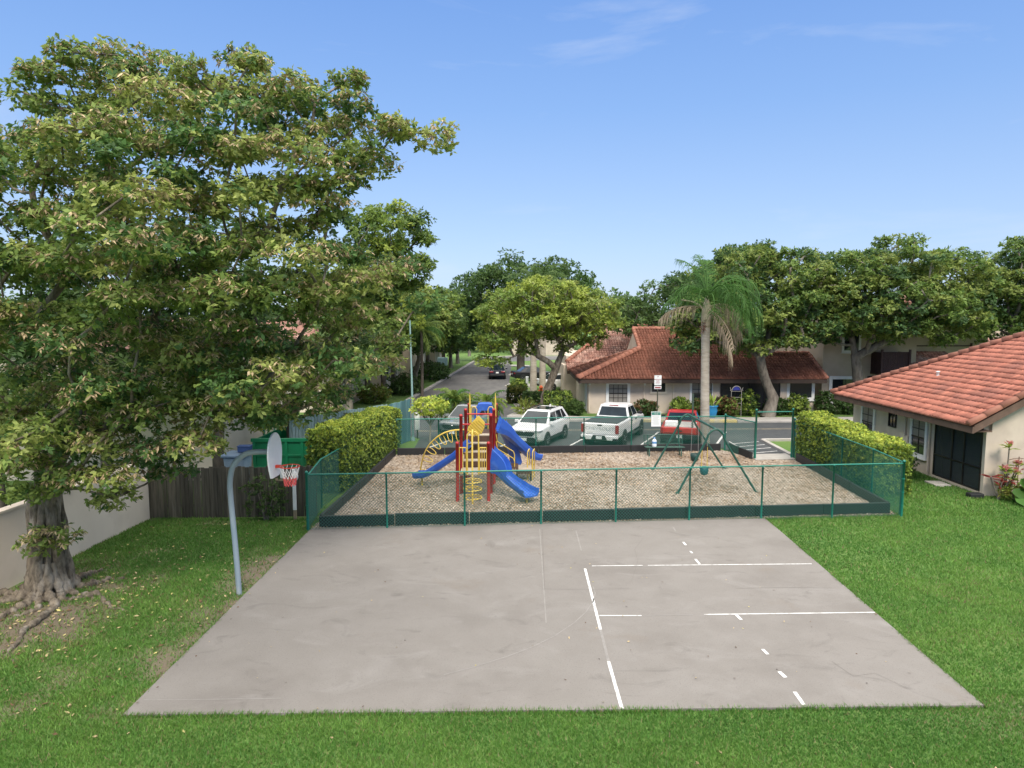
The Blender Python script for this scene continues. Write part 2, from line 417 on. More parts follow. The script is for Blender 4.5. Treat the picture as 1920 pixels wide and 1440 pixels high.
def ground_mat():
    m = mat('turf', (.082, .165, .032), (.108, .195, .042), (.128, .205, .05), scale=22, scale3=.35, rough=.95, bump=.9, bscale=60, lo=.3, hi=.7, lo3=.42, hi3=.66, bdist=.03)
    nt = m.node_tree; N, L = nt.nodes, nt.links; b = N['Principled BSDF']
    src = b.inputs['Base Color'].links[0].from_socket
    a = N.new('ShaderNodeAttribute'); a.attribute_name = 'bare'
    tc = [n for n in N if n.bl_idname == 'ShaderNodeTexCoord'][0]
    n1 = N.new('ShaderNodeTexNoise'); n1.inputs['Scale'].default_value = 9; n1.inputs['Detail'].default_value = 6
    L.new(tc.outputs['Object'], n1.inputs['Vector'])
    mth = N.new('ShaderNodeMath'); mth.operation = 'MULTIPLY_ADD'; mth.inputs[1].default_value = 1.4; mth.inputs[2].default_value = -.7
    L.new(n1.outputs['Fac'], mth.inputs[0])
    ad = N.new('ShaderNodeMath'); ad.operation = 'ADD'; ad.use_clamp = True
    L.new(a.outputs['Fac'], ad.inputs[0]); L.new(mth.outputs[0], ad.inputs[1])
    ml = N.new('ShaderNodeMath'); ml.operation = 'MULTIPLY'; ml.use_clamp = True
    gt = N.new('ShaderNodeMath'); gt.operation = 'MULTIPLY'; gt.inputs[1].default_value = 3.0; gt.use_clamp = True
    L.new(a.outputs['Fac'], gt.inputs[0]); L.new(ad.outputs[0], ml.inputs[0]); L.new(gt.outputs[0], ml.inputs[1])
    n2 = N.new('ShaderNodeTexNoise'); n2.inputs['Scale'].default_value = 30; n2.inputs['Detail'].default_value = 4
    L.new(tc.outputs['Object'], n2.inputs['Vector'])
    dm = N.new('ShaderNodeMix'); dm.data_type = 'RGBA'; dm.inputs[6].default_value = (.12, .09, .062, 1); dm.inputs[7].default_value = (.27, .22, .165, 1)
    L.new(n2.outputs['Fac'], dm.inputs[0])
    mx = N.new('ShaderNodeMix'); mx.data_type = 'RGBA'; L.new(ml.outputs[0], mx.inputs[0]); L.new(src, mx.inputs[6]); L.new(dm.outputs[2], mx.inputs[7])
    L.new(mx.outputs[2], b.inputs['Base Color'])
    return m
ground.data.materials.append(ground_mat())
# grass blades
def grass_blades():
    rng = np.random.default_rng(11); VV = []; MM = []
    regs = [(-11.5, 12.5, 8.3, 11.4, 2500, 1.0), (-12.0, -5.6, 11.4, 15.5, 1500, 1.15), (-12.0, -5.6, 15.5, 22.3, 1000, 1.4), (7.6, 16.5, 11.4, 16.5, 1250, 1.15), (7.6, 20.5, 16.5, 22.6, 700, 1.5), (12.6, 21.5, 22.0, 29.0, 420, 1.9), (-8.5, -6.0, 22, 23.2, 300, 1.6)]
    for (x0, x1, y0, y1, den, k) in regs:
        n = int((x1 - x0) * (y1 - y0) * den); x = rng.uniform(x0, x1, n); y = rng.uniform(y0, y1, n)
        ok = ~inside(x, y, [(COURT[0][0] + .03, COURT[0][1] + .03), (COURT[1][0] - .03, COURT[1][1] + .03), (COURT[2][0] - .03, COURT[2][1]), (COURT[3][0] + .03, COURT[3][1])]) & ~inside(x, y, PLAY)
        ok &= (np.abs(x) < y * .95 + 2.5) & ~((x > 17.25) & (y > 24.5)) & ~((y > 21.75) & (x < -6.5)) & (x > -12.1)
        x, y = x[ok], y[ok]
        dd = np.array([dirt(a, b) for a, b in zip(x, y)])
        pn = np.array([.8 * nz(a, b, .16, 6.1) + .7 * nz(a, b, .45, 9.1) + .55 * nz(a, b, 1.7, 2.2) for a, b in zip(x, y)]) + .62 * np.exp(-((x - 10.3) ** 2 / 5 + (y - 16.2) ** 2 / 6)) + .3 * np.exp(-((x - 13) ** 2 / 6 + (y - 19.5) ** 2 / 3))
        ok = rng.random(len(x)) > dd * .88; x, y, pn, dd = x[ok], y[ok], pn[ok], dd[ok]; n = len(x)
        h = rng.uniform(.035, .075, n) * (1 + .35 * (k - 1)) * (1 + .3 * pn); w = rng.uniform(.007, .013, n) * k
        a = rng.uniform(0, 6.283, n); la = rng.uniform(0, 6.283, n); ln = h * rng.uniform(.2, 1.0, n)
        b = np.stack([x, y, np.zeros(n)], 1); s = np.stack([np.cos(a), np.sin(a), np.zeros(n)], 1) * w[:, None]
        tip = b + np.stack([np.cos(la) * ln, np.sin(la) * ln, h], 1)
        VV.append(np.stack([b - s, b + s, tip], 1).reshape(-1, 3))
        t = pn + rng.normal(0, .28, n)
        MM.append(np.where(t > .28, 1, np.where(t < -.42, 2, 0)) + 0)
        dry = rng.random(n) < .035 + .30 * np.clip(pn - .45, 0, 1) + .25 * dd; MM[-1][dry] = 3
    # ragged grass creeping over the slab edges
    E_ = []
    for a_, b_, cnt in ((COURT[0], COURT[1], 3600), (COURT[1], COURT[2], 2600), (COURT[0], COURT[3], 1500)):
        f_ = rng.uniform(0, 1, cnt); q_ = np.array(a_)[None] + (np.array(b_) - np.array(a_))[None] * f_[:, None]
        keep = np.array([nz(u_[0], u_[1], 1.3, 12.2) for u_ in q_]) + rng.normal(0, .25, cnt) > -.05; E_.append(q_[keep])
    q_ = np.vstack(E_); n = len(q_); cen_ = np.array([.9, 16.0]); dr_ = unit(cen_[None] - q_)
    b = np.concatenate([q_ - dr_ * rng.uniform(.0, .05, n)[:, None], np.zeros((n, 1))], 1); a = rng.uniform(0, 6.283, n); h = rng.uniform(.06, .115, n)
    s = np.stack([np.cos(a), np.sin(a), np.zeros(n)], 1) * rng.uniform(.007, .013, n)[:, None]; ln = rng.uniform(-.03, .09, n)
    tip = b + np.concatenate([dr_ * ln[:, None] + rng.normal(0, .03, (n, 2)), h[:, None]], 1)
    VV.append(np.stack([b - s, b + s, tip], 1).reshape(-1, 3)); MM.append(rng.choice(4, n, p=[.5, .2, .2, .1]))
    Vv = np.vstack(VV); Fv = np.arange(len(Vv)).reshape(-1, 3)
    ms = [leafmat('blade_mid', (.128, .27, .05), (.105, .235, .044), isl=.22), leafmat('blade_light', (.18, .32, .066), (.15, .285, .058), isl=.3), leafmat('blade_deep', (.095, .225, .043), (.08, .20, .038), isl=.3), leafmat('blade_dry', (.30, .26, .13), (.24, .2, .1), isl=.3)]
    o = np_mesh('grass', Vv, Fv, np.concatenate(MM), ms); o['kind'] = 'stuff'
    o['label'] = 'short green lawn grass around the concrete court'; o['category'] = 'grass'
grass_blades()
# court slab with stains
def court_mat():
    m = mat('court_concrete', (.196, .180, .164), (.222, .206, .190), (.166, .151, .137), scale=1.1, scale3=.33, rough=.9, bump=.22, bscale=70, lo=.3, hi=.7, lo3=.50, hi3=.72, detail=8)
    nt = m.node_tree; N, L = nt.nodes, nt.links; b = N['Principled BSDF']
    src = b.inputs['Base Color'].links[0].from_socket
    tc = [n for n in N if n.bl_idname == 'ShaderNodeTexCoord'][0]
    def lay(src, sc, st, c, lo, hi, de=6, mode='MIX', dist=0.0):
        mp = N.new('ShaderNodeMapping'); mp.inputs['Scale'].default_value = st; L.new(tc.outputs['Object'], mp.inputs['Vector'])
        n = N.new('ShaderNodeTexNoise'); n.inputs['Scale'].default_value = sc; n.inputs['Detail'].default_value = de; n.inputs['Roughness'].default_value = .62; n.inputs['Distortion'].default_value = dist
        L.new(mp.outputs[0], n.inputs['Vector'])
        r = N.new('ShaderNodeMapRange'); r.inputs['From Min'].default_value = lo; r.inputs['From Max'].default_value = hi; L.new(n.outputs['Fac'], r.inputs['Value'])
        x = N.new('ShaderNodeMix'); x.data_type = 'RGBA'; x.blend_type = mode; L.new(r.outputs[0], x.inputs[0]); L.new(src, x.inputs[6]); x.inputs[7].default_value = c + (1,)
        return x.outputs[2]
    s = lay(src, .5, (1, 1.6, 1), (.248, .233, .218), .54, .78, 7, dist=1.2)      # pale washed patches
    s = lay(s, .8, (1, 1.5, 1), (.128, .117, .106), .58, .80, 7, dist=1.5)      # damp stains
    s = lay(s, .42, (1, 1, 1), (.185, .155, .127), .61, .80, 5)                  # rusty tint
    s = lay(s, 38, (1, 1, 1), (.13, .12, .108), .58, .74, 3)                     # grit
    s = lay(s, 90, (1, 1, 1), (.28, .265, .25), .62, .75, 2)
    L.new(s, b.inputs['Base Color'])
    return m
court = struct('court', MB().prism(COURT, -.1, .05), court_mat())
mat('faint_mark', (.27, .255, .24), (.22, .206, .192), scale=8, rough=.85, lo=.4, hi=.7)
mat('crack', (.15, .138, .125), rough=.95)
def strip(parent, segs, w, m, z=.054, name='painted_line', label=None):
    mb = MB()
    w *= .8; P = [Vector((*G(u, v, z), z)) for u, v in segs]
    for a, b in zip(P, P[1:]):
        t = (b - a).normalized(); s = Vector((-t.y, t.x, 0)) * (w / 2); mb.quad(a - s, b - s, b + s, a + s)
    o = mb.build(name, MATS[m], parent); o['kind'] = 'structure'
    if label: o['label'] = label
    return o
for sg, w, m in [(((1097, 1066), (1126, 1180)), .075, 'white_mark'), (((1126, 1180), (1141, 1240)), .07, 'faint_mark'), (((1141, 1240), (1166, 1328)), .075, 'white_mark'),
                 (((1110, 1061), (1205, 1060)), .045, 'white_mark'), (((1215, 1060), (1522, 1057)), .05, 'white_mark'), (((1124, 1154), (1203, 1154)), .045, 'white_mark'), (((1320, 1152), (1640, 1148)), .05, 'white_mark'),
                 (((1205, 1154), (1300, 1152.5)), .03, 'faint_mark'),
                 (((1262, 988), (1267, 996)), .06, 'faint_mark'), (((1281, 1016), (1286, 1022)), .08, 'white_mark'), (((1294, 1033), (1298, 1037)), .07, 'white_mark'), (((1304, 1048), (1312, 1058)), .08, 'white_mark'),
                 (((1380, 1152), (1390, 1162)), .08, 'white_mark'), (((1430, 1217), (1440, 1227)), .08, 'white_mark'), (((1461, 1259), (1473, 1270)), .09, 'white_mark'), (((1490, 1297), (1507, 1321)), .08, 'white_mark'),
                 (((1080, 995), (1090, 1032)), .04, 'faint_mark'), (((1012, 992), (1024, 1168)), .03, 'faint_mark'), (((1017, 992), (1021, 1105)), .012, 'crack'),
                 (((270, 1312), (400, 1311), (526, 1309)), .022, 'faint_mark'), (((1112, 1100), (1116, 1112), (1112, 1128), (1098, 1148), (1076, 1168), (1040, 1192), (1000, 1212), (950, 1231), (890, 1250), (832, 1265)), .03, 'faint_mark'),
                 (((1380, 1103), (1470, 1101.5), (1560, 1102.5)), .01, 'crack'), (((1012, 1104), (1100, 1105.5), (1180, 1103)), .007, 'crack'), (((1205, 1010), (1190, 1030), (1196, 1052), (1184, 1090)), .006, 'crack'), (((1700, 1290), (1640, 1262), (1600, 1268), (1560, 1240)), .006, 'crack')]:
    strip(court, sg, w, m)
# playground surfacing
def mulch_mat():
    m = mat('mulch', (.27, .215, .165), (.38, .325, .27), (.20, .145, .095), scale=30, scale3=.4, rough=1.0, bump=.6, bscale=45, lo=.3, hi=.7, lo3=.52, hi3=.75, bdist=.02, detail=6)
    return m
pg = struct('playground_surface', MB().prism(PLAY, -.05, .03), mulch_mat())
def chips():
    rng = np.random.default_rng(5); n = 60000; x = rng.uniform(-6.2, 13, n); y = rng.uniform(20.5, 33.2, n)
    ok = inside(x, y, PLAY); x, y = x[ok], y[ok]; n = len(x)
    a = rng.uniform(0, 6.283, n); l = rng.uniform(.02, .055, n); w = rng.uniform(.007, .015, n); t = rng.uniform(-.3, .3, n)
    c = np.stack([x, y, rng.uniform(.035, .06, n)], 1); d = np.stack([np.cos(a) * l, np.sin(a) * l, np.sin(t) * l], 1); s = np.stack([-np.sin(a) * w, np.cos(a) * w, rng.uniform(-.01, .01, n)], 1)
    V = np.stack([c - d - s, c + d - s, c + d + s, c - d + s], 1).reshape(-1, 3)
    ms = [mat('chip_tan', (.38, .285, .20), rough=1, island=.3), mat('chip_grey', (.43, .36, .295), rough=1, island=.3), mat('chip_dark', (.22, .15, .095), rough=1, island=.35)]
    pn = np.array([nz(a_, b_, .5, 4.4) + .7 * nz(a_, b_, 1.6, 8.8) for a_, b_ in zip(x, y)]) + rng.normal(0, .32, n) + np.where(y > 29.5, .12, 0) + np.where((np.abs(x - 7.6) < 1.1) & (np.abs(y - 26.6) < 2), .35, 0)
    o = np_mesh('wood_chips', V, np.arange(4 * n).reshape(-1, 4), np.where(pn > .34, 2, np.where(pn > -.02, 0, 1)), ms)
    tag(o, 'loose weathered wood chips covering the playground floor', 'wood chips', kind='stuff')
chips()
def litter():
    rng = np.random.default_rng(8); P = []
    for (x0, x1, y0, y1, n) in [(-11.5, -6, 10, 21.5, 620), (-12, -8.5, 12.5, 17, 420), (-6.3, 8, 10.7, 20.8, 110), (-8, 14, 9.2, 10.6, 14), (-5.9, -2, 31, 31.9, 60), (-6.6, -4.6, 20.5, 20.9, 90)]:
        P.append(np.stack([rng.uniform(x0, x1, n), rng.uniform(y0, y1, n)], 1))
    P = np.vstack(P); n = len(P); on = inside(P[:, 0], P[:, 1], COURT) | inside(P[:, 0], P[:, 1], PLAY)
    a = rng.uniform(0, 6.283, n); l = rng.uniform(.02, .06, n) * np.where(on, .55, 1); z = np.where(on, .06, .03) + rng.uniform(0, .015, n)
    c = np.stack([P[:, 0], P[:, 1], z], 1); d = np.stack([np.cos(a) * l, np.sin(a) * l, rng.uniform(-.012, .02, n)], 1); s = np.stack([-np.sin(a) * l * .5, np.cos(a) * l * .5, rng.uniform(-.01, .01, n)], 1)
    V = np.stack([c - d, c - s, c + d, c + s], 1).reshape(-1, 3)
    ms = [mat('dead_leaf_tan', (.40, .31, .17), rough=.9, island=.35), mat('dead_leaf_yellow', (.48, .42, .16), rough=.9, island=.3), mat('dead_leaf_brown', (.13, .075, .04), rough=.9, island=.4)]
    o = np_mesh('fallen_leaves', V, np.arange(4 * n).reshape(-1, 4), rng.choice(3, n, p=[.4, .2, .4]), ms)
    tag(o, 'scattered dry fallen leaves on the lawn and court', 'fallen leaves', kind='stuff')
litter()
# ------------------------------------------------------------------ car park, road, pavements
mat('asphalt_new', (.055, .060, .066), (.070, .075, .08), (.10, .10, .10), scale=3, scale3=.25, rough=.9, bump=.3, bscale=90, lo3=.5, hi3=.75)
mat('asphalt_old', (.115, .112, .11), (.155, .15, .145), (.075, .075, .078), scale=2, scale3=.12, rough=.92, bump=.3, bscale=60, lo3=.45, hi3=.65, stretch=(1, .35, 1))
mat('kerb_yellow', (.62, .48, .16), (.52, .42, .2), (.45, .42, .36), scale=2.5, rough=.8, lo3=.5, hi3=.7, scale3=1.2)
mat('worn_yellow', (.30, .255, .17), (.15, .145, .13), scale=4, rough=.9)
LOT = [(-4.9, 33.4), (10.5, 33.9), (11.4, 31.35), (13.15, 31.5), (13.25, 35.9), (30, 36.7), (60, 38), (60, 43.0), (14.5, 42.3), (5.3, 42.6), (1.7, 43.2), (-7.6, 44.6), (-6.6, 38.6), (-5.0, 36.6)]
struct('parking_lot', MB().prism(LOT, -.08, .012), MATS['asphalt_new'])
ROAD = [(-7.9, 44.6), (1.6, 43.2), (.9, 46), (-.4, 52), (-.3, 66), (-.1, 90), (-.1, 103), (5, 107), (30, 110), (30, 117), (0, 116.5), (-4.4, 113), (-5.6, 103), (-6.3, 89.7), (-7.3, 68), (-8.1, 54)]
struct('road', MB().prism(ROAD, -.08, .010), MATS['asphalt_old'])
def ribbon(pts, w, z0, z1, mi=0, mb=None):
    mb = mb or MB()
    for a, b in zip(pts, pts[1:]):
        a, b = Vector((*a, 0)), Vector((*b, 0)); t = (b - a).normalized(); s = Vector((-t.y, t.x, 0)) * (w / 2)
        mb.prism([(p.x, p.y) for p in (a - s, b - s, b + s, a + s)], z0, z1, mi)
    return mb
struct('road_kerb', ribbon([(-8.05, 44.9), (-8.25, 54), (-7.45, 68), (-6.45, 89.7), (-5.75, 103), (-4.5, 113.3), (0, 116.8), (30, 117.3)], .3, -.05, .14), MATS['concrete'], bevel=.02)
struct('far_kerb', ribbon([(1.9, 43.35), (3.2, 42.85), (5.4, 42.75), (6.9, 42.65)], .32, -.05, .16), MATS['concrete'], bevel=.03)
struct('yellow_kerb', ribbon([(6.92, 42.65), (14.1, 42.45)], .34, -.05, .17), MATS['kerb_yellow'], bevel=.03)
struct('right_kerb', ribbon([(14.12, 42.45), (30, 42.9)], .34, -.05, .15), MATS['concrete'], bevel=.03)
struct('sidewalk', MB().prism([(1.9, 43.55), (5.3, 42.95), (14.2, 42.65), (30, 43.1), (30, 44.3), (14.2, 43.9), (5.4, 44.2), (2.3, 44.8)], -.05, .11), MATS['concrete'])
for k, pl in enumerate([[(-.35, 44.6), (2.2, 43.8), (2.6, 45.4), (0.2, 46.5)], [(-.6, 55.6), (1.4, 55), (1.6, 57.5), (-.2, 58.4)], [(-.7, 64.8), (2, 64.2), (2.2, 66.6), (-.3, 67.4)], [(-.4, 78), (2.4, 77.4), (2.4, 79.6), (-.1, 80.4)], [(-.3, 92), (2.4, 91.4), (2.4, 93.6), (0, 94.4)]]):
    struct('parking_island' , MB().prism(pl, -.05, .13), MATS['concrete'], bevel=.04)
struct('bay_paving', MB().prism([(.6, 46.5), (2.3, 46.2), (2.4, 54.5), (-.2, 55)], -.05, .018), MATS['concrete'])
struct('gate_pad', MB().prism([(11.15, 30.75), (13.05, 30.95), (13.1, 32.2), (11.2, 32.0)], -.05, .07), MATS['concrete'])
struct('accessible_kerb', ribbon([(13.22, 31.9), (13.32, 35.85), (17, 36.1), (30, 36.9)], .22, -.05, .13), MATS['concrete'], bevel=.02)
lot = bpy.data.objects['parking_lot']
HD = Vector((.40, .916, 0)).normalized()
def mark(p, q, w, m, z=.017, name='painted_line'):
    a, b = Vector((*p, z)), Vector((*q, z)); t = (b - a).normalized(); s = Vector((-t.y, t.x, 0)) * (w / 2)
    o = MB().quad(a - s, b - s, b + s, a + s).build(name, MATS[m], lot); o['kind'] = 'structure'
for x in (-4.2, -.7, 2.75, 6.35, 10.2):
    mark((x, 34.0), (x + HD.x * 5.2, 34.0 + HD.y * 5.2), .11, 'white_mark')
mark((-5.5, 38.9), (30, 40.3), .12, 'worn_yellow'); mark((-5.5, 39.15), (30, 40.55), .12, 'worn_yellow')
for k in range(4): mark((11.5, 32.5 + k * .85), (13.05, 33.1 + k * .85), .07, 'white_mark')
mark((11.45, 32.3), (11.5, 35.7), .07, 'white_mark')
# ------------------------------------------------------------------ playground border and chain-link fences
def border(label, pts, h, seed):
    c = pts[0]; t = thing('border_edging', label, 'edging', (c[0], c[1], 0), 0, 'black plastic edging round the playground')
    for a, b in zip(pts, pts[1:]):
        a, b = Vector((*a, 0)), Vector((*b, 0)); n = max(1, round((b - a).length / 2.4)); mb = MB()
        for k in range(n):
            p, q = a + (b - a) * (k / n), a + (b - a) * ((k + 1) / n); d = (q - p).normalized() * .012
            z = h + random.Random(seed + k).uniform(-.015, .015)
            p0, q0 = p + d, q - d
            mb.beam((p0.x, p0.y, z / 2), (q0.x, q0.y, z / 2), .11, z)
        mb.build('timber', MATS['black_plastic'], t, bevel=.015)
    return t
border('black edging board along the front of the playground beside the court', [(-6.0, 20.72), (12.6, 22.28)], .40, 1)
border('black edging board running back along the left hedge', [(-5.98, 20.9), (-5.55, 31.85)], .36, 2)
border('black edging board at the back of the playground before the parked cars', [(-5.45, 31.95), (10.25, 33.1)], .38, 3)
border('black edging board running back along the right hedge to the gate', [(12.62, 22.45), (13.0, 30.7)], .38, 4)
border('short stepped black edging board left of the gate opening', [(10.75, 33.3), (11.05, 31.0)], .36, 6)
def wires(mb, A, B, z0, z1, sp=.10, r=.0054):
    A, B = Vector((*A, 0)), Vector((*B, 0)); Lh = (B - A).length; t = (B - A) / Lh; n = Vector((-t.y, t.x, 0)); H = z1 - z0
    for sg in (1, -1):
        k = -H
        while k < Lh:
            s0, s1, za, zb = k, k + H, z0, z1
            if s0 < 0: za += -s0; s0 = 0
            if s1 > Lh: zb -= s1 - Lh; s1 = Lh
            if s1 - s0 > .01:
                if sg < 0: p, q = A + t * s0 + Vector((0, 0, z0 + z1 - za)), A + t * s1 + Vector((0, 0, z0 + z1 - zb))
                else: p, q = A + t * s0 + Vector((0, 0, za)), A + t * s1 + Vector((0, 0, zb))
                o = n * (.004 * sg); mb.tube([p + o, q + o], r, 3, cap=False, sm=False)
            k += sp
def chain_fence(label, pts, h, post_r=.03, n_post=None, term=(1, 1), z0=.03, terminal_h=.08, group='green chain link fence runs'):
    c = pts[0]; t = thing('chain_link_fence', label, 'fence', (c[0], c[1], 0), 0, group)
    wm = MB(); rail = MB(); P = [Vector((*p, 0)) for p in pts]
    tot = sum((b - a).length for a, b in zip(P, P[1:])); k_tot = n_post or max(1, round(tot / 2.4))
    for i, (a, b) in enumerate(zip(P, P[1:])):
        wires(wm, a.xy, b.xy, z0, h - .02)
        rail.tube([a + Vector((0, 0, h)), b + Vector((0, 0, h))], .024, 8)
        wm.tube([a + Vector((0, 0, z0)), b + Vector((0, 0, z0))], .004, 4)
        m = max(1, round(k_tot * (b - a).length / tot))
        for k in range(m + (1 if i == len(P) - 2 else 0)):
            p = a + (b - a) * (k / m); end = (i == 0 and k == 0 and term[0]) or (i == len(P) - 2 and k == m and term[1])
            r = post_r * 1.45 if end else post_r; top = h + terminal_h if end else h - .01
            mb = MB().lathe([(r, 0), (r, top - .03), (r * 1.25, top - .03), (r * 1.25, top - .005), (r * .8, top + .03), (.0, top + .045)], (p.x, p.y, 0), 12)
            if end:
                for zb in (.35, .8, 1.25): mb.lathe([(r * 1.18, zb), (r * 1.18, zb + .03)], (p.x, p.y, 0), 12)
            mb.build('post', MATS['teal'], t)
    rail.build('top_rail', MATS['teal'], t); wm.build('wire_mesh', MATS['teal_wire'], t)
    return t
chain_fence('long green chain link fence across the front of the playground', [(-6.25, 20.4), (12.85, 22.02)], 1.77, n_post=8)
chain_fence('green chain link fence running back on the left from the hoop', [(-6.27, 20.5), (-6.55, 23.0), (-5.85, 31.9)], 1.70, n_post=4, term=(0, 1))
chain_fence('green chain link fence behind the play set before the parked cars', [(-5.85, 32.15), (10.5, 33.25)], 1.72, n_post=7)
chain_fence('short angled green chain link panel left of the gate', [(10.5, 33.25), (11.2, 31.1)], 1.74, n_post=1, term=(0, 0))
chain_fence('green chain link fence at the right end beside the house lawn', [(12.85, 22.1), (13.05, 24.3), (13.1, 31.3)], 1.80, n_post=4, term=(0, 1))
t = thing('gate_frame', 'tall green gate frame with crossbar over the playground opening', 'gate', (12.1, 31.15, 0))
for x, y in ((11.22, 31.05), (12.98, 31.25)):
    MB().lathe([(.045, 0), (.045, 2.3), (.055, 2.3), (.05, 2.36), (0, 2.38)], (x, y, 0), 12).build('post', MATS['teal'], t)
MB().tube([(11.22, 31.05, 2.22), (12.98, 31.25, 2.22)], .024, 8).build('crossbar', MATS['teal'], t)
t = thing('open_gate', 'open green chain link gate leaf swung back beside the gate frame', 'gate', (12.98, 31.2, 0))
mb = MB(); a, b = Vector((13.05, 31.1, 0)), Vector((13.6, 30.2, 0))
for p in (a, b): mb.tube([p + Vector((0, 0, .12)), p + Vector((0, 0, 1.75))], .022, 8)
for z in (.12, .95, 1.75): mb.tube([a + Vector((0, 0, z)), b + Vector((0, 0, z))], .02, 8)
mb.build('frame', MATS['teal'], t)
mb = MB(); wires(mb, a.xy, b.xy, .13, 1.74); mb.build('wire_mesh', MATS['teal_wire'], t)
# ================================================================== hoop, play set, swings, bench, signs
t = thing('basketball_hoop', 'basketball hoop on a bent blue grey pole at the left edge of the court', 'basketball hoop', (-6.5, 15.6, 0))
mat('pole_blue', (.19, .255, .31), (.27, .32, .36), (.38, .40, .40), scale=1.6, rough=.45, stretch=(2, 2, .6), spec=.5)
y = 15.6
pp = smooth_path([(-6.45, y, 0), (-6.5, y, 1.2), (-6.56, y, 2.3), (-6.56, y, 2.75), (-6.46, y, 3.12), (-6.2, y, 3.36), (-5.9, y, 3.42), (-5.62, y, 3.42)], 6)
MB().tube(pp, .064, 14).build('pole', MATS['pole_blue'], t)
MB().box((-5.565, y, 3.4), (.05, .4, .4)).tube([(-5.62, y, 3.15), (-5.52, y, 3.15)], .04, 8).build('mounting_plate', MATS['pole_blue'], t)
mat('backboard_white', (.74, .74, .76), (.68, .68, .71), scale=2, rough=.5)
prof = [(.30, -.55), (.44, -.53), (.56, -.34), (.64, -.16), (.68, .02), (.67, .14), (.62, .27), (.54, .38), (.42, .47), (.28, .535), (.14, .57), (0, .58)]
out = [(-a, b) for a, b in prof] ; shape = [(a, b) for a, b in prof] + [(-a, b) for a, b in reversed(prof[:-1])]
shape = [(a, b) for a, b in shape]
a_rot = R(2)                                  # the board is turned slightly towards the camera
bx, by, bz = -5.52, y, 3.34
def bb(u, v, w=0.0): return (bx + math.sin(a_rot) * u * .62 + math.cos(a_rot) * w, by + math.cos(a_rot) * u * .62 - math.sin(a_rot) * w, bz + v * .92)
nrm = Vector((math.cos(a_rot), -math.sin(a_rot), 0))
MB().slab([bb(a, b) for a, b in shape], nrm * .035).build('backboard', MATS['backboard_white'], t, bevel=.006)
rc = Vector(bb(0, -.28, .36)); rim = MB()
mat('rim_orange', (.60, .06, .03), rough=.5)
rim.tube([(rc.x + .225 * math.cos(k * math.pi / 12), rc.y + .225 * math.sin(k * math.pi / 12), rc.z) for k in range(24)], .011, 6, closed=True)
rim.beam(bb(0, -.28, .03), bb(0, -.28, .14), .07, .06)
for s in (-1, 1): rim.tube([bb(s * .12, -.30, .06), tuple(rc + Vector((math.cos(2.2 * s + 3.14 - s * 1.2) * .2, math.sin(2.2 * s) * .1, 0)))], .009, 5)
rim.build('rim', MATS['rim_orange'], t)
mat('net_white', (.75, .72, .70), rough=.9); mat('net_red', (.62, .10, .10), rough=.9)
net = MB()
lv = [(.225, 0), (.185, -.14), (.15, -.27), (.135, -.36), (.125, -.45)]
for i, ((r0, z0), (r1, z1)) in enumerate(zip(lv, lv[1:])):
    for k in range(12):
        for s in (-1, 1):
            if i == 0 and s == 1: continue
            a0 = 2 * math.pi * (k + .5 * i) / 12; a1 = a0 + (s * math.pi / 12 if i else math.pi / 12)
            net.tube([(rc.x + r0 * math.cos(a0), rc.y + r0 * math.sin(a0), rc.z + z0), (rc.x + r1 * math.cos(a1), rc.y + r1 * math.sin(a1), rc.z + z1)], .0085 if i < 2 else .0095, 4, mi=0 if i < 2 else 1, cap=False)
net.build('net', [MATS['net_white'], MATS['net_red']], t)
# ------------------------------------------------------------------ play structure
ps = thing('play_structure', 'red yellow and blue climbing tower with slides on the wood chips', 'play structure', (-1.3, 25.5, 0))
def SX(x, Y): return x + .05 * (Y - 23.75)
rows = [(23.75, 2.10), (24.85, 2.92), (26.3, 2.94), (27.5, 3.0)]
RED, YEL, BLU = MATS['red_paint'], MATS['yellow_paint'], MATS['blue_plastic']
for Y, h in rows:
    for x in (-1.93, -.83):
        MB().lathe([(.062, 0), (.062, h), (.066, h), (.066, h + .03), (.04, h + .075), (0, h + .085)], (SX(x, Y), Y, 0), 14).build('post', RED, ps)
def deck(x0, x1, y0, y1, z, m='deck_brown', name='deck'):
    MB().box(((x0 + x1) / 2, (y0 + y1) / 2, z), (x1 - x0, y1 - y0, .06)).build(name, MATS[m], ps, bevel=.01)
deck(-1.86, -.78, 23.8, 24.85, .98, 'deck_tan'); deck(-1.72, -.62, 26.3, 27.5, 2.0)
for k in range(4):
    yy = 24.9 + k * .34; z = .98 + .26 * k
    x0, x1 = SX(-1.86, yy), SX(-.86, yy)
    MB().box(((x0 + x1) / 2, yy + .03, z + .13), (x1 - x0, .04, .22)).build('step_riser', MATS['deck_brown'], ps)
    MB().box(((x0 + x1) / 2, yy + .2, z + .26), (x1 - x0, .36, .035)).build('step_tread', MATS['deck_tan'], ps)
for Y, z in ((24.85, 2.62), (26.3, 2.80)):
    MB().tube([(SX(-1.93, Y), Y, z), (SX(-.83, Y), Y, z)], .03, 8).build('rail', RED, ps)
MB().tube([(SX(-.83, 26.3), 26.3, 2.55), (SX(-.83, 27.5), 27.5, 2.55)], .03, 8).build('rail', RED, ps)
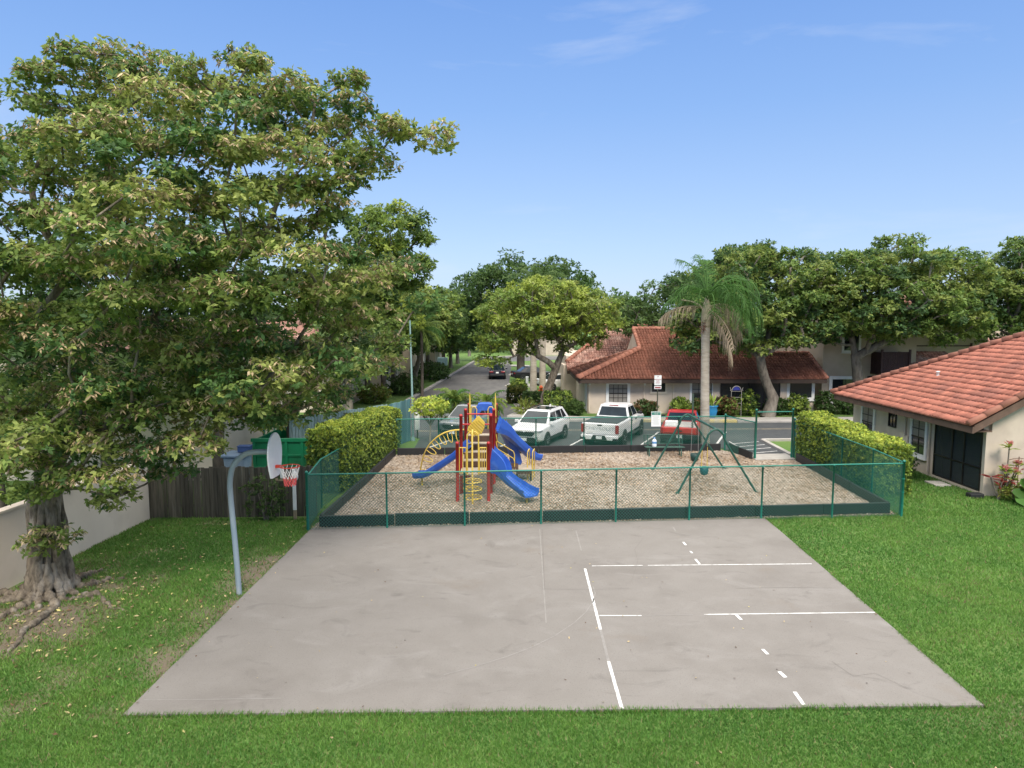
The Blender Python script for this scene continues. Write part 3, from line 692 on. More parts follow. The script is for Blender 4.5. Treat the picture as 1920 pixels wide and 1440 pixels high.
# front barriers and arch
for (xa, xb) in ((-1.86, -1.62), (-1.14, -.90)):
    mb = MB(); n = 4 if xb > -1.3 else 3
    mb.tube([(xa, 23.75, 1.96), (xb, 23.75, 1.96)], .022, 6).tube([(xa, 23.75, 1.06), (xb, 23.75, 1.06)], .022, 6)
    for k in range(n): mb.tube([(xa + (xb - xa) * k / (n - 1), 23.75, 1.06), (xa + (xb - xa) * k / (n - 1), 23.75, 1.96)], .016, 6)
    mb.build('barrier', YEL, ps)
MB().tube([(-1.58, 23.72, 1.0)] + arc((-1.38, 23.72, 2.35), .2, math.pi, 0, 10) + [(-1.18, 23.72, 1.0)], .026, 8).build('arch_rail', YEL, ps)
mb = MB().tube([(-1.38, 23.38, 0), (-1.38, 23.38, 2.5), (-1.38, 23.5, 2.6), (-1.38, 23.72, 2.6)], .032, 10)
for z in (.80, .52, .22):
    mb.tube([(-1.38 + .32 * math.cos(k * math.pi / 12 * 1.0), 23.38 + .32 * math.sin(k * math.pi / 12), z + .10 * k / 40) for k in range(41)], .018, 6)
    mb.tube([(-1.38, 23.38, z), (-1.06, 23.38, z)], .016, 6)
mb.build('spiral_climber', YEL, ps)
# activity panel
Yp = 24.72
pp = [at(u, v, Yp) for u, v in ((897, 779), (909, 792), (908, 803), (903, 813), (893, 817), (882, 815), (876, 808), (878, 800))]
MB().slab(pp, (0, .05, 0)).build('activity_panel', YEL, ps, bevel=.012)
mat('yellow_groove', (.42, .28, .03), rough=.5)
mb = MB(); cx, cz = sum(p[0] for p in pp) / 8, sum(p[2] for p in pp) / 8
for k in range(7):
    o = -.27 + k * .09; L_ = .30 - abs(o) * .5
    mb.beam((cx + o * .7 - L_ * .7, Yp - .012, cz + o * .7 + L_ * .7), (cx + o * .7 + L_ * .7, Yp - .012, cz + o * .7 - L_ * .7), .02, .02)
mb.build('panel_slats', MATS['yellow_groove'], ps)
# blue hood at the back of the high deck
Yh = 27.46
def hp(u, v): return Vector(at(u, v, Yh))
mb = MB()
mb.slab([hp(889, 806), hp(889, 772), hp(896, 758), hp(903, 757), hp(903, 770), hp(898, 776), hp(898, 806)], (0, .06, 0))
mb.slab([hp(903, 770), hp(903, 757), hp(916, 757), hp(916, 770)], (0, .06, 0))
mb.slab([hp(916, 770), hp(916, 757), hp(922, 758), hp(929, 772), hp(929, 806), hp(922, 806), hp(922, 776)], (0, .06, 0))
mb.slab([hp(896, 758), hp(903, 757), hp(916, 757), hp(922, 758)], (0, .35, .02))
mb.build('slide_hood', BLU, ps, bevel=.015)
for x in (-1.93, -.83):
    X = SX(x, 27.4)
    MB().lathe([(.035, 2.3), (.035, 3.2), (.02, 3.4), (.0, 3.55)], (X + (.05 if x < -1 else -.02), 27.3, 0), 8).build('pole', YEL, ps)
    s = 1 if x < -1 else -1
    MB().tube([(X + s * .1, 27.32, 2.05), (X + s * .1, 27.32, 2.85), (X + s * .16, 27.32, 2.95), (X + s * .26, 27.32, 2.95), (X + s * .32, 27.32, 2.85), (X + s * .32, 27.32, 2.05)], .022, 6).build('handrail', YEL, ps)
# slides
def slide(name, path, wid, rim, mats=BLU, sub=9):
    P = smooth_path(path, sub); n = len(P); vs = []; fs = []
    for i, p in enumerate(P):
        f = i / (n - 1); d = P[min(i + 1, n - 1)] - P[max(i - 1, 0)]; s = Vector((-d.y, d.x, 0)).normalized(); nn = s.cross(-d).normalized()
        if nn.z < 0: nn = -nn
        w = wid(f) / 2; r = rim(f)
        sec = [(-w - .03, r), (-w, r + .025), (-w * .93, r * .45), (-w * .78, .03), (0, 0), (w * .78, .03), (w * .93, r * .45), (w, r + .025), (w + .03, r), (w + .015, r * .4), (w * .8, -.035), (0, -.05), (-w * .8, -.035), (-w - .015, r * .4)]
        for a, b in sec: vs.append(p + s * a + nn * b)
    m = 14
    for i in range(n - 1):
        for j in range(m): fs.append((i * m + j, i * m + (j + 1) % m, (i + 1) * m + (j + 1) % m, (i + 1) * m + j))
    fs.append(tuple(range(m))); fs.append(tuple(reversed(range((n - 1) * m, n * m))))
    mb = MB(); mb.add(vs, fs, 0, False); return mb.build(name, mats, ps)
slide('slide', [(-1.55, 25.45, 1.72), (-1.95, 25.5, 1.40), (-2.5, 25.65, .98), (-3.0, 25.85, .62), (-3.35, 26.0, .42), (-3.75, 26.15, .36)], lambda f: .5, lambda f: .17 + .45 * max(0, .25 - f))
slide('slide', [(-.80, 24.35, 1.0), (-.5, 24.3, .94), (-.2, 24.2, .70), (.10, 24.05, .50), (.38, 23.85, .36), (.55, 23.66, .30), (.68, 23.45, .30)], lambda f: .5 + .12 * f, lambda f: .22 + 2.3 * max(0, .32 - f))
slide('slide', [(-.62, 27.1, 2.0), (-.3, 27.2, 1.86), (.1, 27.5, 1.45), (.5, 27.8, 1.02), (.8, 28.05, .72), (1.08, 28.25, .62)], lambda f: .55, lambda f: .22 + 1.3 * max(0, .3 - f))
slide('slide', [(-.58, 27.65, 1.95), (-.35, 27.8, 1.75), (-.12, 27.95, 1.2), (.02, 28.05, .8), (.1, 28.12, .45), (.2, 28.2, .38)], lambda f: .5, lambda f: .2 + 1.0 * max(0, .3 - f))
for x, y, z in ((-3.5, 26.08, .4), (.52, 23.62, .28), (.85, 28.1, .68)):
    MB().tube([(x, y, 0), (x, y, z)], .04, 8).build('slide_leg', YEL, ps)
# arch climber with loops on the left
ac = [at(u, v, yy) for u, v, yy in ((787, 888, 27.4), (791, 866, 27.25), (799, 843, 27.1), (812, 826, 27.0), (830, 813, 26.9), (850, 807, 26.85), (874, 805.5, 26.8))]
ac[0] = (ac[0][0] - .02, ac[0][1], 0)
for dy in (-.06, .06): MB().tube([(p.x, p.y + dy, p.z) for p in smooth_path(ac, 5)], .024, 8).build('arch_climber', YEL, ps)
spp = smooth_path(ac, 5)
for k in range(2, len(spp) - 4, 4):
    p, q = spp[k], spp[k + 1]; d = (q - p).normalized(); inn = Vector((d.z, 0, -d.x)); s = Vector((0, -1, 0))
    pts = [p, p + inn * .22 + s * .16, p + inn * .40 + s * .2 + d * .05, p + inn * .42 + s * .12 + d * .12, p + inn * .22 + d * .16, p + d * .16]
    MB().tube(smooth_path(pts, 3), .016, 6).build('rung', YEL, ps)
# access steps on the right
for k in range(3):
    x = -.52 + k * .30; z = .95 - .16 * k; yy = 26.35 + .22 * k
    MB().box((x, yy + .05, z), (.34, .8, .05)).build('access_step', MATS['deck_brown'], ps)
    MB().box((x - .15, yy + .05, z - .08), (.04, .8, .12)).build('step_riser', MATS['deck_brown'], ps)
MB().box((.48, 27.05, .52), (.62, .8, .06)).build('platform', MATS['deck_tan'], ps, bevel=.01)
MB().box((.48, 26.66, .43), (.62, .04, .16)).build('platform_skirt', MATS['deck_brown'], ps)
for x in (.2, .75):
    MB().tube([(x, 26.75, 0), (x, 26.75, .5)], .035, 8).build('platform_leg', MATS['frame_bronze'], ps)
for dz in (0, -.28):
    MB().tube([(-.62, 26.3, 2.0 + dz)] + [(-.58, 26.3, 1.72 + dz), (-.1, 26.5, 1.38 + dz), (.05, 26.55, 1.28 + dz), (.1, 26.58, 1.15 + dz), (.1, 26.6, .55)], .02, 6).build('handrail', YEL, ps)
for x in (.62, .82):
    MB().tube([(x, 26.9, 0), (x, 26.9, 1.15), (x + .03, 26.92, 1.25), (x + .08, 27.1, 1.27), (x + .09, 27.35, 1.2), (x + .09, 27.4, 0)], .022, 6).build('grab_bar', YEL, ps)
# ------------------------------------------------------------------ swing set
GRN = MATS['dark_green']
sw = thing('swing_set', 'dark green swing frame with two bent end arches on the wood chips', 'swing set', (7.65, 27, 0))
ends = []
for (xl, xr, Y, dy) in ((6.13, 9.15, 24.95, .12), (6.03, 9.18, 28.9, .1)):
    cx = (xl + xr) / 2 - .1; h = 2.42
    pts = smooth_path([(xl, Y - dy, 0), (cx - .42, Y, h - .55), (cx - .26, Y, h - .18), (cx, Y, h), (cx + .26, Y, h - .18), (cx + .42, Y, h - .55), (xr, Y + dy, 0)], 7)
    MB().tube(pts, .042, 10).build('end_frame', GRN, sw); ends.append(Vector((cx, Y, h)))
    for q in ((xl, Y - dy, .02), (xr, Y + dy, .02)): MB().lathe([(.07, 0), (.07, .03), (.045, .06)], q, 10).build('foot', GRN, sw)
MB().tube([ends[0], ends[1]], .045, 10).build('top_bar', GRN, sw)
mat('chain_grey', (.35, .35, .34), rough=.5, metal=.6); mat('seat_green', (.015, .05, .042), (.012, .04, .035), rough=.5); mat('seat_teal', (.012, .10, .11), rough=.5)
def swing(label, Y, z, m, twist, yellow):
    f = (Y - ends[0].y) / (ends[1].y - ends[0].y); c = ends[0] + (ends[1] - ends[0]) * f
    s = thing('bucket_swing', label, 'swing', (c.x, c.y, z), twist, 'bucket swings hanging from the swing frame')
    mb = MB()
    prof = [(.0, -.02), (.10, -.02), (.15, .04), (.165, .16), (.17, .30), (.155, .30), (.15, .17), (.13, .06), (0, .01)]
    mb.lathe(prof, (0, 0, 0), 14); mb.build('seat', MATS[m], s, local=True)
    top = 2.36 - z
    for sx in (-1, 1):
        k = .5 if yellow else .98
        MB().tube([(sx * .165, 0, .27), (sx * .14, 0, .27 + (top - .27) * (1 - k) if yellow else .3)], .012, 5).build('clip', MATS['frame_bronze'], s, local=True)
        if yellow:
            MB().tube([(sx * .165, 0, .28), (sx * .15, 0, top * .55)], .017, 6).build('chain_sleeve', YEL, s, local=True)
        MB().tube([(sx * .16, 0, .28), (sx * .13, 0, top)], .010, 5).build('chain', MATS['chain_grey'], s, local=True)
swing('dark green bucket swing seat on plain chains, farther of the pair', 27.7, .66, 'seat_green', .15, False)
swing('teal bucket swing seat on yellow sleeved chains, nearer of the pair', 26.3, .42, 'seat_teal', .6, True)
# ------------------------------------------------------------------ bench with bottle
b = thing('park_bench', 'green metal mesh bench before the red truck', 'bench', (7.15, 31.75, 0))
def mesh_panel(name, x0, x1, f0, f1, axis):
    mb = MB(); n = 34
    for k in range(n + 1):
        x = x0 + (x1 - x0) * k / n; mb.tube([(x, *f0), (x, *f1)], .006, 4, cap=False)
    for k in range(7):
        q = [f0[i] + (f1[i] - f0[i]) * k / 6 for i in (0, 1)]; mb.tube([(x0, *q), (x1, *q)], .006 if 0 < k < 6 else .02, 5)
    for x in (x0, x1): mb.tube([(x, *f0), (x, *f1)], .02, 6)
    mb.build(name, MATS['dark_green'], b)
mesh_panel('seat', 6.28, 8.1, (31.55, .48), (31.95, .46), 0)
mesh_panel('backrest', 6.28, 8.1, (32.0, .58), (32.12, .98), 0)
for x in (6.45, 7.95):
    MB().tube([(x, 31.62, 0), (x, 31.62, .45), (x, 32.0, .45), (x, 32.12, .95)], .028, 8).build('leg', MATS['dark_green'], b)
    MB().tube([(x, 31.98, 0), (x, 31.98, .45)], .028, 8).build('leg', MATS['dark_green'], b)
w = thing('water_jug', 'white and blue plastic jug standing on the green bench', 'jug', (6.7, 31.72, .49))
MB().lathe([(.10, 0), (.11, .03), (.11, .12), (.095, .14), (.11, .16), (.11, .27), (.08, .33), (.035, .37), (.035, .40), (0, .40)], (6.7, 31.72, .49), 14).build('body', mat('jug_white', (.62, .68, .74), (.7, .74, .78), rough=.3), w)
MB().lathe([(.042, 0), (.042, .05), (0, .05)], (6.7, 31.72, .885), 12).build('cap', mat('jug_blue', (.12, .28, .55), rough=.4), w)
MB().lathe([(.112, 0), (.112, .09)], (6.7, 31.72, .65), 14).build('label_band', MATS['jug_blue'], w)
# ------------------------------------------------------------------ signs and posts
mat('sign_white', (.78, .80, .79), (.74, .76, .75), scale=2, rough=.5); mat('sign_green', (.02, .20, .15), rough=.5); mat('sign_red', (.32, .05, .06), rough=.5); mat('ink_grey', (.42, .46, .45), rough=.7)
sg = thing('rules_sign', 'white playground rules sign with green header on the back fence', 'sign', (7.02, 32.98, 1.2))
MB().box((7.02, 32.95, 1.62), (.47, .015, .74)).build('panel', MATS['sign_white'], sg, bevel=.003)
MB().box((7.02, 32.937, 1.90), (.43, .006, .155)).build('header', MATS['sign_green'], sg)
text('header_lettering', 'PLAYGROUND\nRULES', .064, MATS['sign_white'], sg, (0, -.052, .70), (R(90), 0, 0), ext=.002)
mb = MB()
for k in range(8): mb.box((7.02 + (.0 if k % 2 else -.03), 32.938, 1.76 - k * .055), (.34 - .05 * (k % 3), .004, .012))
mb.build('small_print', MATS['ink_grey'], sg)
pk = thing('parking_sign', 'white parking sign with red lettering on a thin dark post before the window', 'sign', (9.2, 42.9, 0))
MB().box((9.2, 42.9, 1.3), (.06, .06, 2.9)).build('post', mat('post_olive', (.05, .055, .04), (.07, .07, .05), rough=.7), pk)
MB().box((9.2, 42.86, 2.62), (.45, .012, .62), ).build('panel', MATS['sign_white'], pk, bevel=.004)
MB().box((9.2, 42.86, 2.16), (.45, .012, .19)).build('lower_panel', MATS['sign_white'], pk, bevel=.004)
text('sign_lettering', 'P', .14, MATS['sign_red'], pk, (0, -.052, 2.84), (R(90), 0, 0), ext=.002)
text('sign_lettering', 'PARKING\nFOR\nONLY', .105, MATS['sign_red'], pk, (0, -.052, 2.56), (R(90), 0, 0), ext=.002)
MB().box((9.2, 42.85, 2.16), (.36, .004, .09)).build('red_band', MATS['sign_red'], pk)
p = thing('steel_post', 'bare dark green channel post behind the swing frame', 'post', (9.05, 33.9, 0))
MB().box((9.05, 33.9, 1.38), (.085, .05, 2.76)).build('shaft', mat('post_dark', (.04, .07, .055), (.055, .085, .065), rough=.6), p, bevel=.01)
p = thing('lamp_post', 'tall thin pale teal lamp pole rising into the trees at left', 'lamp post', (-5.28, 36, 0))
MB().tube([(-5.28, 36, 0), (-5.3, 36, 3), (-5.36, 36, 6.4)], [.06, .05, .036], 10).build('pole', mat('pole_teal', (.20, .33, .33), (.25, .37, .36), rough=.5), p)
MB().lathe([(.12, 0), (.12, .08), (.075, .2), (.06, .25)], (-5.28, 36, 0), 12).build('base', MATS['pole_teal'], p)
p = thing('utility_marker', 'short white marker post beside the teal lamp pole', 'post', (-5.15, 36.6, 0))
MB().box((-5.13, 36.6, .95), (.26, .06, .94)).build('panel', MATS['sign_white'], p, bevel=.02)
MB().box((-5.13, 36.65, .5), (.07, .05, 1.0)).build('post', MATS['post_olive'], p)
p = thing('utility_marker', 'slim white marker post by the pale palm trunks near the road', 'post', (1.33, 60, 0))
MB().box((1.33, 60, .7), (.24, .24, 1.4)).build('post', MATS['sign_white'], p, bevel=.03)
p = thing('fire_hydrant', 'small orange red hydrant beside the multi stemmed light green tree', 'hydrant', (2.4, 56, 0))
mat('hydrant_red', (.62, .11, .03), rough=.5)
MB().lathe([(.17, 0), (.17, .08), (.12, .1), (.12, .75), (.17, .78), (.17, .84), (.13, .9), (.06, 1.0), (0, 1.02)], (2.4, 56, 0), 12).build('barrel', MATS['hydrant_red'], p)
MB().tube([(2.17, 56, .58), (2.63, 56, .58)], .06, 8).build('nozzle', MATS['hydrant_red'], p)
# ------------------------------------------------------------------ left yard: wall, board fence, skip, bin
gw = thing('garden_wall', 'long cream rendered wall behind the big tree at left', 'wall', (-12.1, 12, 0))
A, B_ = Vector((-12.85, 6.0, 0)), Vector((-11.78, 21.7, 0))
d = (B_ - A).normalized(); nn = Vector((d.y, -d.x, 0))
MB().fbox(A, d, nn, 0, (B_ - A).length, -.1, 1.86, -.2, 0).build('wall', MATS['stucco_pale'], gw, bevel=.01)
MB().fbox(A, d, nn, -.01, (B_ - A).length + .02, 1.863, 1.93, -.23, .03).build('coping', MATS['stucco_pale'], gw, bevel=.01)
bf = thing('board_fence', 'weathered dark wooden board fence at the end of the left lawn', 'fence', (-9.3, 21.9, 0))
mat('old_wood', (.105, .092, .07), (.048, .043, .034), (.165, .145, .115), scale=3, rough=.95, bump=.5, bscale=10, stretch=(9, 9, .55), island=.38, scale3=1.5, lo3=.5, hi3=.72)
mb = MB(); rr = random.Random(4); x = -11.86
while x < -6.45:
    w_ = rr.uniform(.11, .155); f = (x + 11.7) / 5.3; h = 1.68 + rr.uniform(-.035, .03)
    mb.box((x + w_ / 2, 21.75 + .3 * f + rr.uniform(-.006, .006), h / 2), (w_ - rr.choice((.004, .006, .012)), .02, h), ry=rr.uniform(-.006, .006)); x += w_
mb.build('boards', MATS['old_wood'], bf)
for z in (.4, 1.35): MB().beam((-11.7, 21.82, z), (-6.45, 22.1, z), .04, .09).build('rail', MATS['old_wood'], bf)
p = thing('white_post', 'leaning white post with a wooden crosspiece in front of the board fence', 'post', (-7.05, 21.6, 0))
MB().box((-7.03, 21.62, 1.0), (.11, .06, 1.35)).build('post', MATS['white_trim'], p, bevel=.01)
MB().box((-7.03, 21.63, .17), (.10, .06, .34)).build('lower_post', mat('raw_wood', (.34, .26, .17), (.26, .2, .13), rough=.9), p)
MB().box((-7.3, 21.57, 1.33), (.62, .05, .07)).build('crosspiece', MATS['raw_wood'], p)
MB().box((-7.4, 21.6, 1.55), (.12, .05, .34)).build('bracket', MATS['white_trim'], p, bevel=.01)
MB().ball((-6.98, 21.56, 1.45), (.11, .03, .17), 10).build('disc', MATS['sign_white'], p)
sk = thing('skip', 'big green ribbed waste skip behind the board fence', 'skip', (-9.1, 28.3, 0))
mat('skip_green', (.008, .17, .075), (.010, .20, .09), (.02, .12, .06), scale=2, rough=.45)
mb = MB(); x0, x1, y0, y1, zt = -10.45, -7.75, 27.2, 30.6, 1.62
mb.box(((x0 + x1) / 2, y0, .85), (x1 - x0, .06, 1.5)).box(((x0 + x1) / 2, y1, .85), (x1 - x0, .06, 1.5)).box((x0, (y0 + y1) / 2, .85), (.06, y1 - y0 - .07, 1.5)).box((x1, (y0 + y1) / 2, .85), (.06, y1 - y0 - .07, 1.5)).box(((x0 + x1) / 2, (y0 + y1) / 2, .12), (x1 - x0 - .07, y1 - y0 - .07, .06))
mb.build('body', MATS['skip_green'], sk)
mb = MB()
for z in (.5, 1.0): mb.box(((x0 + x1) / 2, y0 - .055, z), (x1 - x0 - .2, .05, .10))
for k in range(5): mb.box((x0 + .06 + k * (x1 - x0 - .12) / 4, y0 - .065, .85), (.12, .07, 1.46))
mb.build('ribs', MATS['skip_green'], sk, bevel=.012)
MB().box(((x0 + x1) / 2, y0 - .03, zt), (x1 - x0 + .12, .16, .14)).box((x1, (y0 + y1) / 2 + .1, zt), (.14, y1 - y0 - .02, .14)).build('top_rim', MATS['skip_green'], sk, bevel=.012)
wb = thing('wheelie_bin', 'grey blue plastic bin with lid behind the board fence', 'bin', (-9.55, 23.6, 0))
mat('bin_blue', (.19, .26, .33), (.24, .31, .38), rough=.5); mat('bin_lid', (.14, .20, .28), rough=.5); mat('crate_blue', (.03, .06, .16), rough=.5)
mb = MB(); vs = [(-.26, -.3, .1), (.26, -.3, .1), (.26, .3, .1), (-.26, .3, .1), (-.36, -.4, 1.7), (.36, -.4, 1.7), (.36, .4, 1.7), (-.36, .4, 1.7)]
mb.add([(v[0] - 9.62, v[1] + 23.6, v[2]) for v in vs], [(0, 3, 2, 1), (4, 5, 6, 7), (0, 1, 5, 4), (1, 2, 6, 5), (2, 3, 7, 6), (3, 0, 4, 7)]); mb.build('body', MATS['bin_blue'], wb, bevel=.04)
MB().box((-9.62, 23.6, 1.76), (.86, .92, .10)).box((-9.62, 23.2, 1.72), (.8, .06, .06)).build('lid', MATS['bin_lid'], wb, bevel=.03)
p = thing('plastic_crate', 'small dark blue crate on top of the grey blue bin', 'crate', (-9.4, 23.7, 1.82))
MB().box((-9.4, 23.7, 1.93), (.42, .3, .2)).box((-9.4, 23.7, 2.04), (.46, .34, .03)).build('body', MATS['crate_blue'], p, bevel=.015)
# slatted screen fence of the enclosure
mat('slat_teal', (.07, .17, .20), (.10, .22, .25), (.16, .28, .30), scale=2, rough=.7, island=.25, stretch=(3, 3, .4)); mat('slat_pale', (.30, .40, .42), (.25, .35, .37), rough=.7, island=.2)
def slats(label, A, B, h, m, w_=.14, gap=.03):
    t = thing('slat_fence', label, 'fence', (A[0], A[1], 0), 0, 'painted slat fences of the enclosure')
    A, B = Vector((*A, 0)), Vector((*B, 0)); d = (B - A).normalized(); n = Vector((d.y, -d.x, 0)); L_ = (B - A).length; s = 0; mb = MB(); r = random.Random(3)
    while s < L_: mb.fbox(A, d, n, s, min(L_, s + w_), .03, h + r.uniform(-.03, .03), -.012, .012); s += w_ + gap
    mb.build('slats', MATS[m], t)
    for z in (.5, h - .4): MB().fbox(A, d, n, 0, L_, z, z + .09, -.06, -.016).build('rail', MATS[m], t)
    for k in range(max(2, int(L_ / 2.2) + 1)):
        q = L_ * k / max(1, int(L_ / 2.2)) if L_ > 2.2 else L_ * k; MB().fbox(A, d, n, q - .045, q + .045, 0, h - .06, -.16, -.065).build('post', MATS[m], t)
slats('teal painted slat fence end panel beside the lamp pole', (-6.1, 33.7), (-5.4, 35.9), 2.25, 'slat_teal')
slats('pale blue slat fence behind the left hedge', (-9.4, 28.9), (-6.2, 33.6), 2.25, 'slat_pale')
# ================================================================== houses
mat('roof_tile', (.43, .165, .112), (.35, .125, .085), (.30, .12, .09), scale=3, scale3=.9, rough=.8, island=.22, lo3=.5, hi3=.7)
mat('roof_tile_old', (.34, .175, .135), (.215, .105, .084), (.43, .29, .24), scale=2.5, scale3=.7, rough=.85, island=.3, lo3=.48, hi3=.7)
mat('roof_cap', (.36, .155, .105), (.28, .11, .075), scale=3, rough=.75, island=.2)
mat('roof_under', (.12, .04, .028), rough=.9)
def tile_plane(mb, O, U, V, vmax, lo, hi, pitch=.24, course=.36, amp=.06, seg=6):
    O, U, V = Vector(O), Vector(U).normalized(), Vector(V).normalized(); N = U.cross(V)
    v = 0.0; row = 0; rg = random.Random(7)
    while v < vmax - .02:
        v1 = min(v + course, vmax); a0, b0, a1, b1 = lo(v), hi(v), lo(v1), hi(v1)
        ua, ub = min(a0, a1), max(b0, b1); k = math.floor(ua / pitch)
        while k * pitch < ub:
            vs = []; w = 0; jt, jv = rg.uniform(-.008, .012), rg.uniform(-.018, .012)
            for j in range(seg + 1):
                u = (k + j / seg) * pitch; h = amp * abs(math.sin(math.pi * j / seg)) ** .8
                u0 = min(max(u, a0), b0); u1 = min(max(u, a1), b1)
                vs += [O + U * u0 + V * (v + jv) + N * (h + .045 + jt), O + U * u1 + V * (v1 + .02) + N * (h * .9 + .006), O + U * u0 + V * (v - .004) + N * (-.005 + h * .15)]
            w = max((vs[-3] - vs[0]).length, (vs[-2] - vs[1]).length)
            if w > .02:
                fs = []
                for j in range(seg):
                    a = j * 3; fs += [(a, a + 3, a + 4, a + 1), (a, a + 2, a + 5, a + 3)]
                mb.add(vs, fs, 0, True)
            k += 1
        if b0 - a0 > .01: mb.add([O + U * q + V * r_ - N * .012 for q, r_ in ((a0, v), (b0, v), (b1, v1), (a1, v1))], [(0, 1, 2, 3)], 1)
        v = v1; row += 1
def caps(parent, a, b, r=.13, step=.42, lift=.03):
    mb = MB()
    a, b = Vector(a), Vector(b); n = max(1, round((b - a).length / step)); t = (b - a).normalized()
    x = t.cross(Vector((0, 0, 1))).normalized(); y = x.cross(t)
    for k in range(n):
        p, q = a + (b - a) * (k / n) - t * .05, a + (b - a) * ((k + 1) / n)
        vs = []
        for c, rr, l in ((p, r * 1.1, lift + .02), (q, r * .88, lift)):
            for j in range(9):
                g = math.pi * (j / 8) * 1.15 - .075 * math.pi; vs.append(c + x * (rr * math.cos(g)) + y * (rr * math.sin(g) + l))
        vs += [p + y * lift]
        mb.add(vs, [(j, j + 1, 9 + j + 1, 9 + j) for j in range(8)] + [(j + 1, j, 18) for j in range(8)], 0, True)
    return mb.build('ridge_cap', MATS['roof_cap'], parent)
def window(parent, O, U, N, u0, u1, z0, z1, trim=.12, tm='white_trim', gm='glass', mull=(0, 0), sill=True, blind=None, mid=None):
    O, U, N = Vector(O), Vector(U), Vector(N); mb = MB()
    mb.fbox(O, U, N, u0 - trim, u0, z0 - trim, z1 + trim, .002, .07).fbox(O, U, N, u1, u1 + trim, z0 - trim, z1 + trim, .002, .07)
    mb.fbox(O, U, N, u0, u1, z1, z1 + trim, .002, .068).fbox(O, U, N, u0, u1, z0 - trim, z0, .002, .068)
    f = mb.build('window', MATS[tm], parent, bevel=.006)
    MB().fbox(O, U, N, u0, u1, z0, z1, .004, .022).build('pane', MATS[gm], f)
    if blind: MB().fbox(O, U, N, u0 + .03, u1 - .03, z0 + (z1 - z0) * blind[0], z0 + (z1 - z0) * blind[1], .024, .028).build('blind', MATS['blind'], f)
    b = MB(); w = .018; fl = 0
    for k in range(1, mull[0]): u = u0 + (u1 - u0) * k / mull[0]; b.fbox(O, U, N, u - w, u + w, z0, z1, .03, .042); fl = 1
    for k in range(1, mull[1]): z = z0 + (z1 - z0) * k / mull[1]; b.fbox(O, U, N, u0, u1, z - w, z + w, .043, .05); fl = 1
    if mid: b.fbox(O, U, N, u0, u1, z0 + (z1 - z0) * mid - .03, z0 + (z1 - z0) * mid + .03, .051, .06); fl = 1
    if fl: b.build('muntins', MATS['frame_bronze'], f)
    if sill: MB().fbox(O, U, N, u0 - trim - .04, u1 + trim + .04, z0 - trim - .05, z0 - trim - .003, .002, .12).build('sill', MATS[tm], f)
    return f
TH = math.atan(.56); cT, sT = math.cos(TH), math.sin(TH)
# ---- near house on the right
nh = thing('house', 'cream single storey house with bright terracotta roof at the right edge', 'house', (17.3, 29.5, 0))
X0, Y0, Y1, HT = 17.3, 24.6, 34.3, 2.75
mb = MB()
mb.box((X0 + .1, (27.6 + Y1) / 2, HT / 2), (.2, Y1 - 27.6, HT))
mb.box((X0 + .1, 26.18, 2.58), (.2, 2.84, .34)).box((X0 + .1, 24.68, 1.205), (.2, .16, 2.41)).box((X0 + .1, 26.18, .04), (.26, 2.84, .16))
zt = lambda x: 2.68 + (x - 16.35) * .56 - .14
mb.slab([(X0 + .2, Y0, 0), (27, Y0, 0), (27, Y0, zt(22.6) - .05), (23, Y0, zt(23)), (X0 + .2, Y0, zt(X0 + .2))], (0, .2, 0))
mb.box(((X0 + 27) / 2, Y1 - .1, HT / 2), (27 - X0 - .5, .2, HT))
mb.build('wall', MATS['stucco'], nh)
MB().box((19.4, 26.2, 1.25), (.12, 3.2, 2.5)).box((18.4, 27.7, 1.25), (2.1, .1, 2.5)).build('porch_inner_wall', MATS['stucco'], nh)
MB().box((18.45, 26.2, .06), (2.1, 2.8, .1)).build('porch_floor', MATS['concrete'], nh)
MB().box((18.45, 26.2, 2.72), (2.2, 3.0, .05)).build('porch_ceiling', MATS['stucco'], nh)
mb = MB(); oX = 16.35
tile_plane(mb, (oX, 34.6, 2.68), (0, -1, 0), (cT, 0, sT), 6.65 / cT, lambda v: v * cT, lambda v: 10.55, pitch=.18, course=.34, amp=.05)
mb.add([(oX, 34.6, 2.66), (oX + 6.65, 27.95, 6.39), (oX + 13, 34.6, 2.66)], [(0, 2, 1)], 1)
mb.add([(oX + 6.65, 24.05, 6.39), (oX + 13, 24.05, 2.9), (oX + 13, 34.6, 2.66), (oX + 6.65, 27.95, 6.39)], [(0, 1, 2, 3)], 1)
roof = mb.build('roof', [MATS['roof_tile'], MATS['roof_under']], nh)
caps(roof, (oX, 34.6, 2.75), (oX + 6.65, 27.95, 6.46), r=.14, lift=.02); caps(roof, (oX, 24.1, 2.74), (oX + 6.65, 24.1, 6.46), r=.13, step=.62, lift=.02)
mb = MB(); mb.box((oX + .10, 29.32, 2.53), (.06, 10.5, .24)); mb.box(((oX + X0) / 2 + .05, 29.4, 2.44), (X0 - oX - .12, 10.2, .04))
P = [(oX + .14, 24.08, 2.42), (oX + 6.6, 24.08, 6.06), (oX + 6.6, 24.08, 6.34), (oX + .14, 24.08, 2.70)]
mb.slab(P, (0, .06, 0)); mb.slab([(oX + .2, 24.14, 2.50), (oX + 6.6, 24.14, 6.10), (oX + 6.6, 24.6, 6.10), (oX + .2, 24.6, 2.5)], (0, 0, .04))
mb.build('fascia', mat('fascia_brown', (.16, .10, .075), (.12, .075, .055), scale=4, rough=.8), nh)
MB().lathe([(.06, 0), (.06, .16), (.085, .17), (.085, .2), (0, .22)], (oX + 2.3, 29.8, 2.70 + 2.3 * .56), 10).build('vent_pipe', MATS['white_trim'], roof)
O, U, N = (X0, 0, 0), (0, 1, 0), (-1, 0, 0)
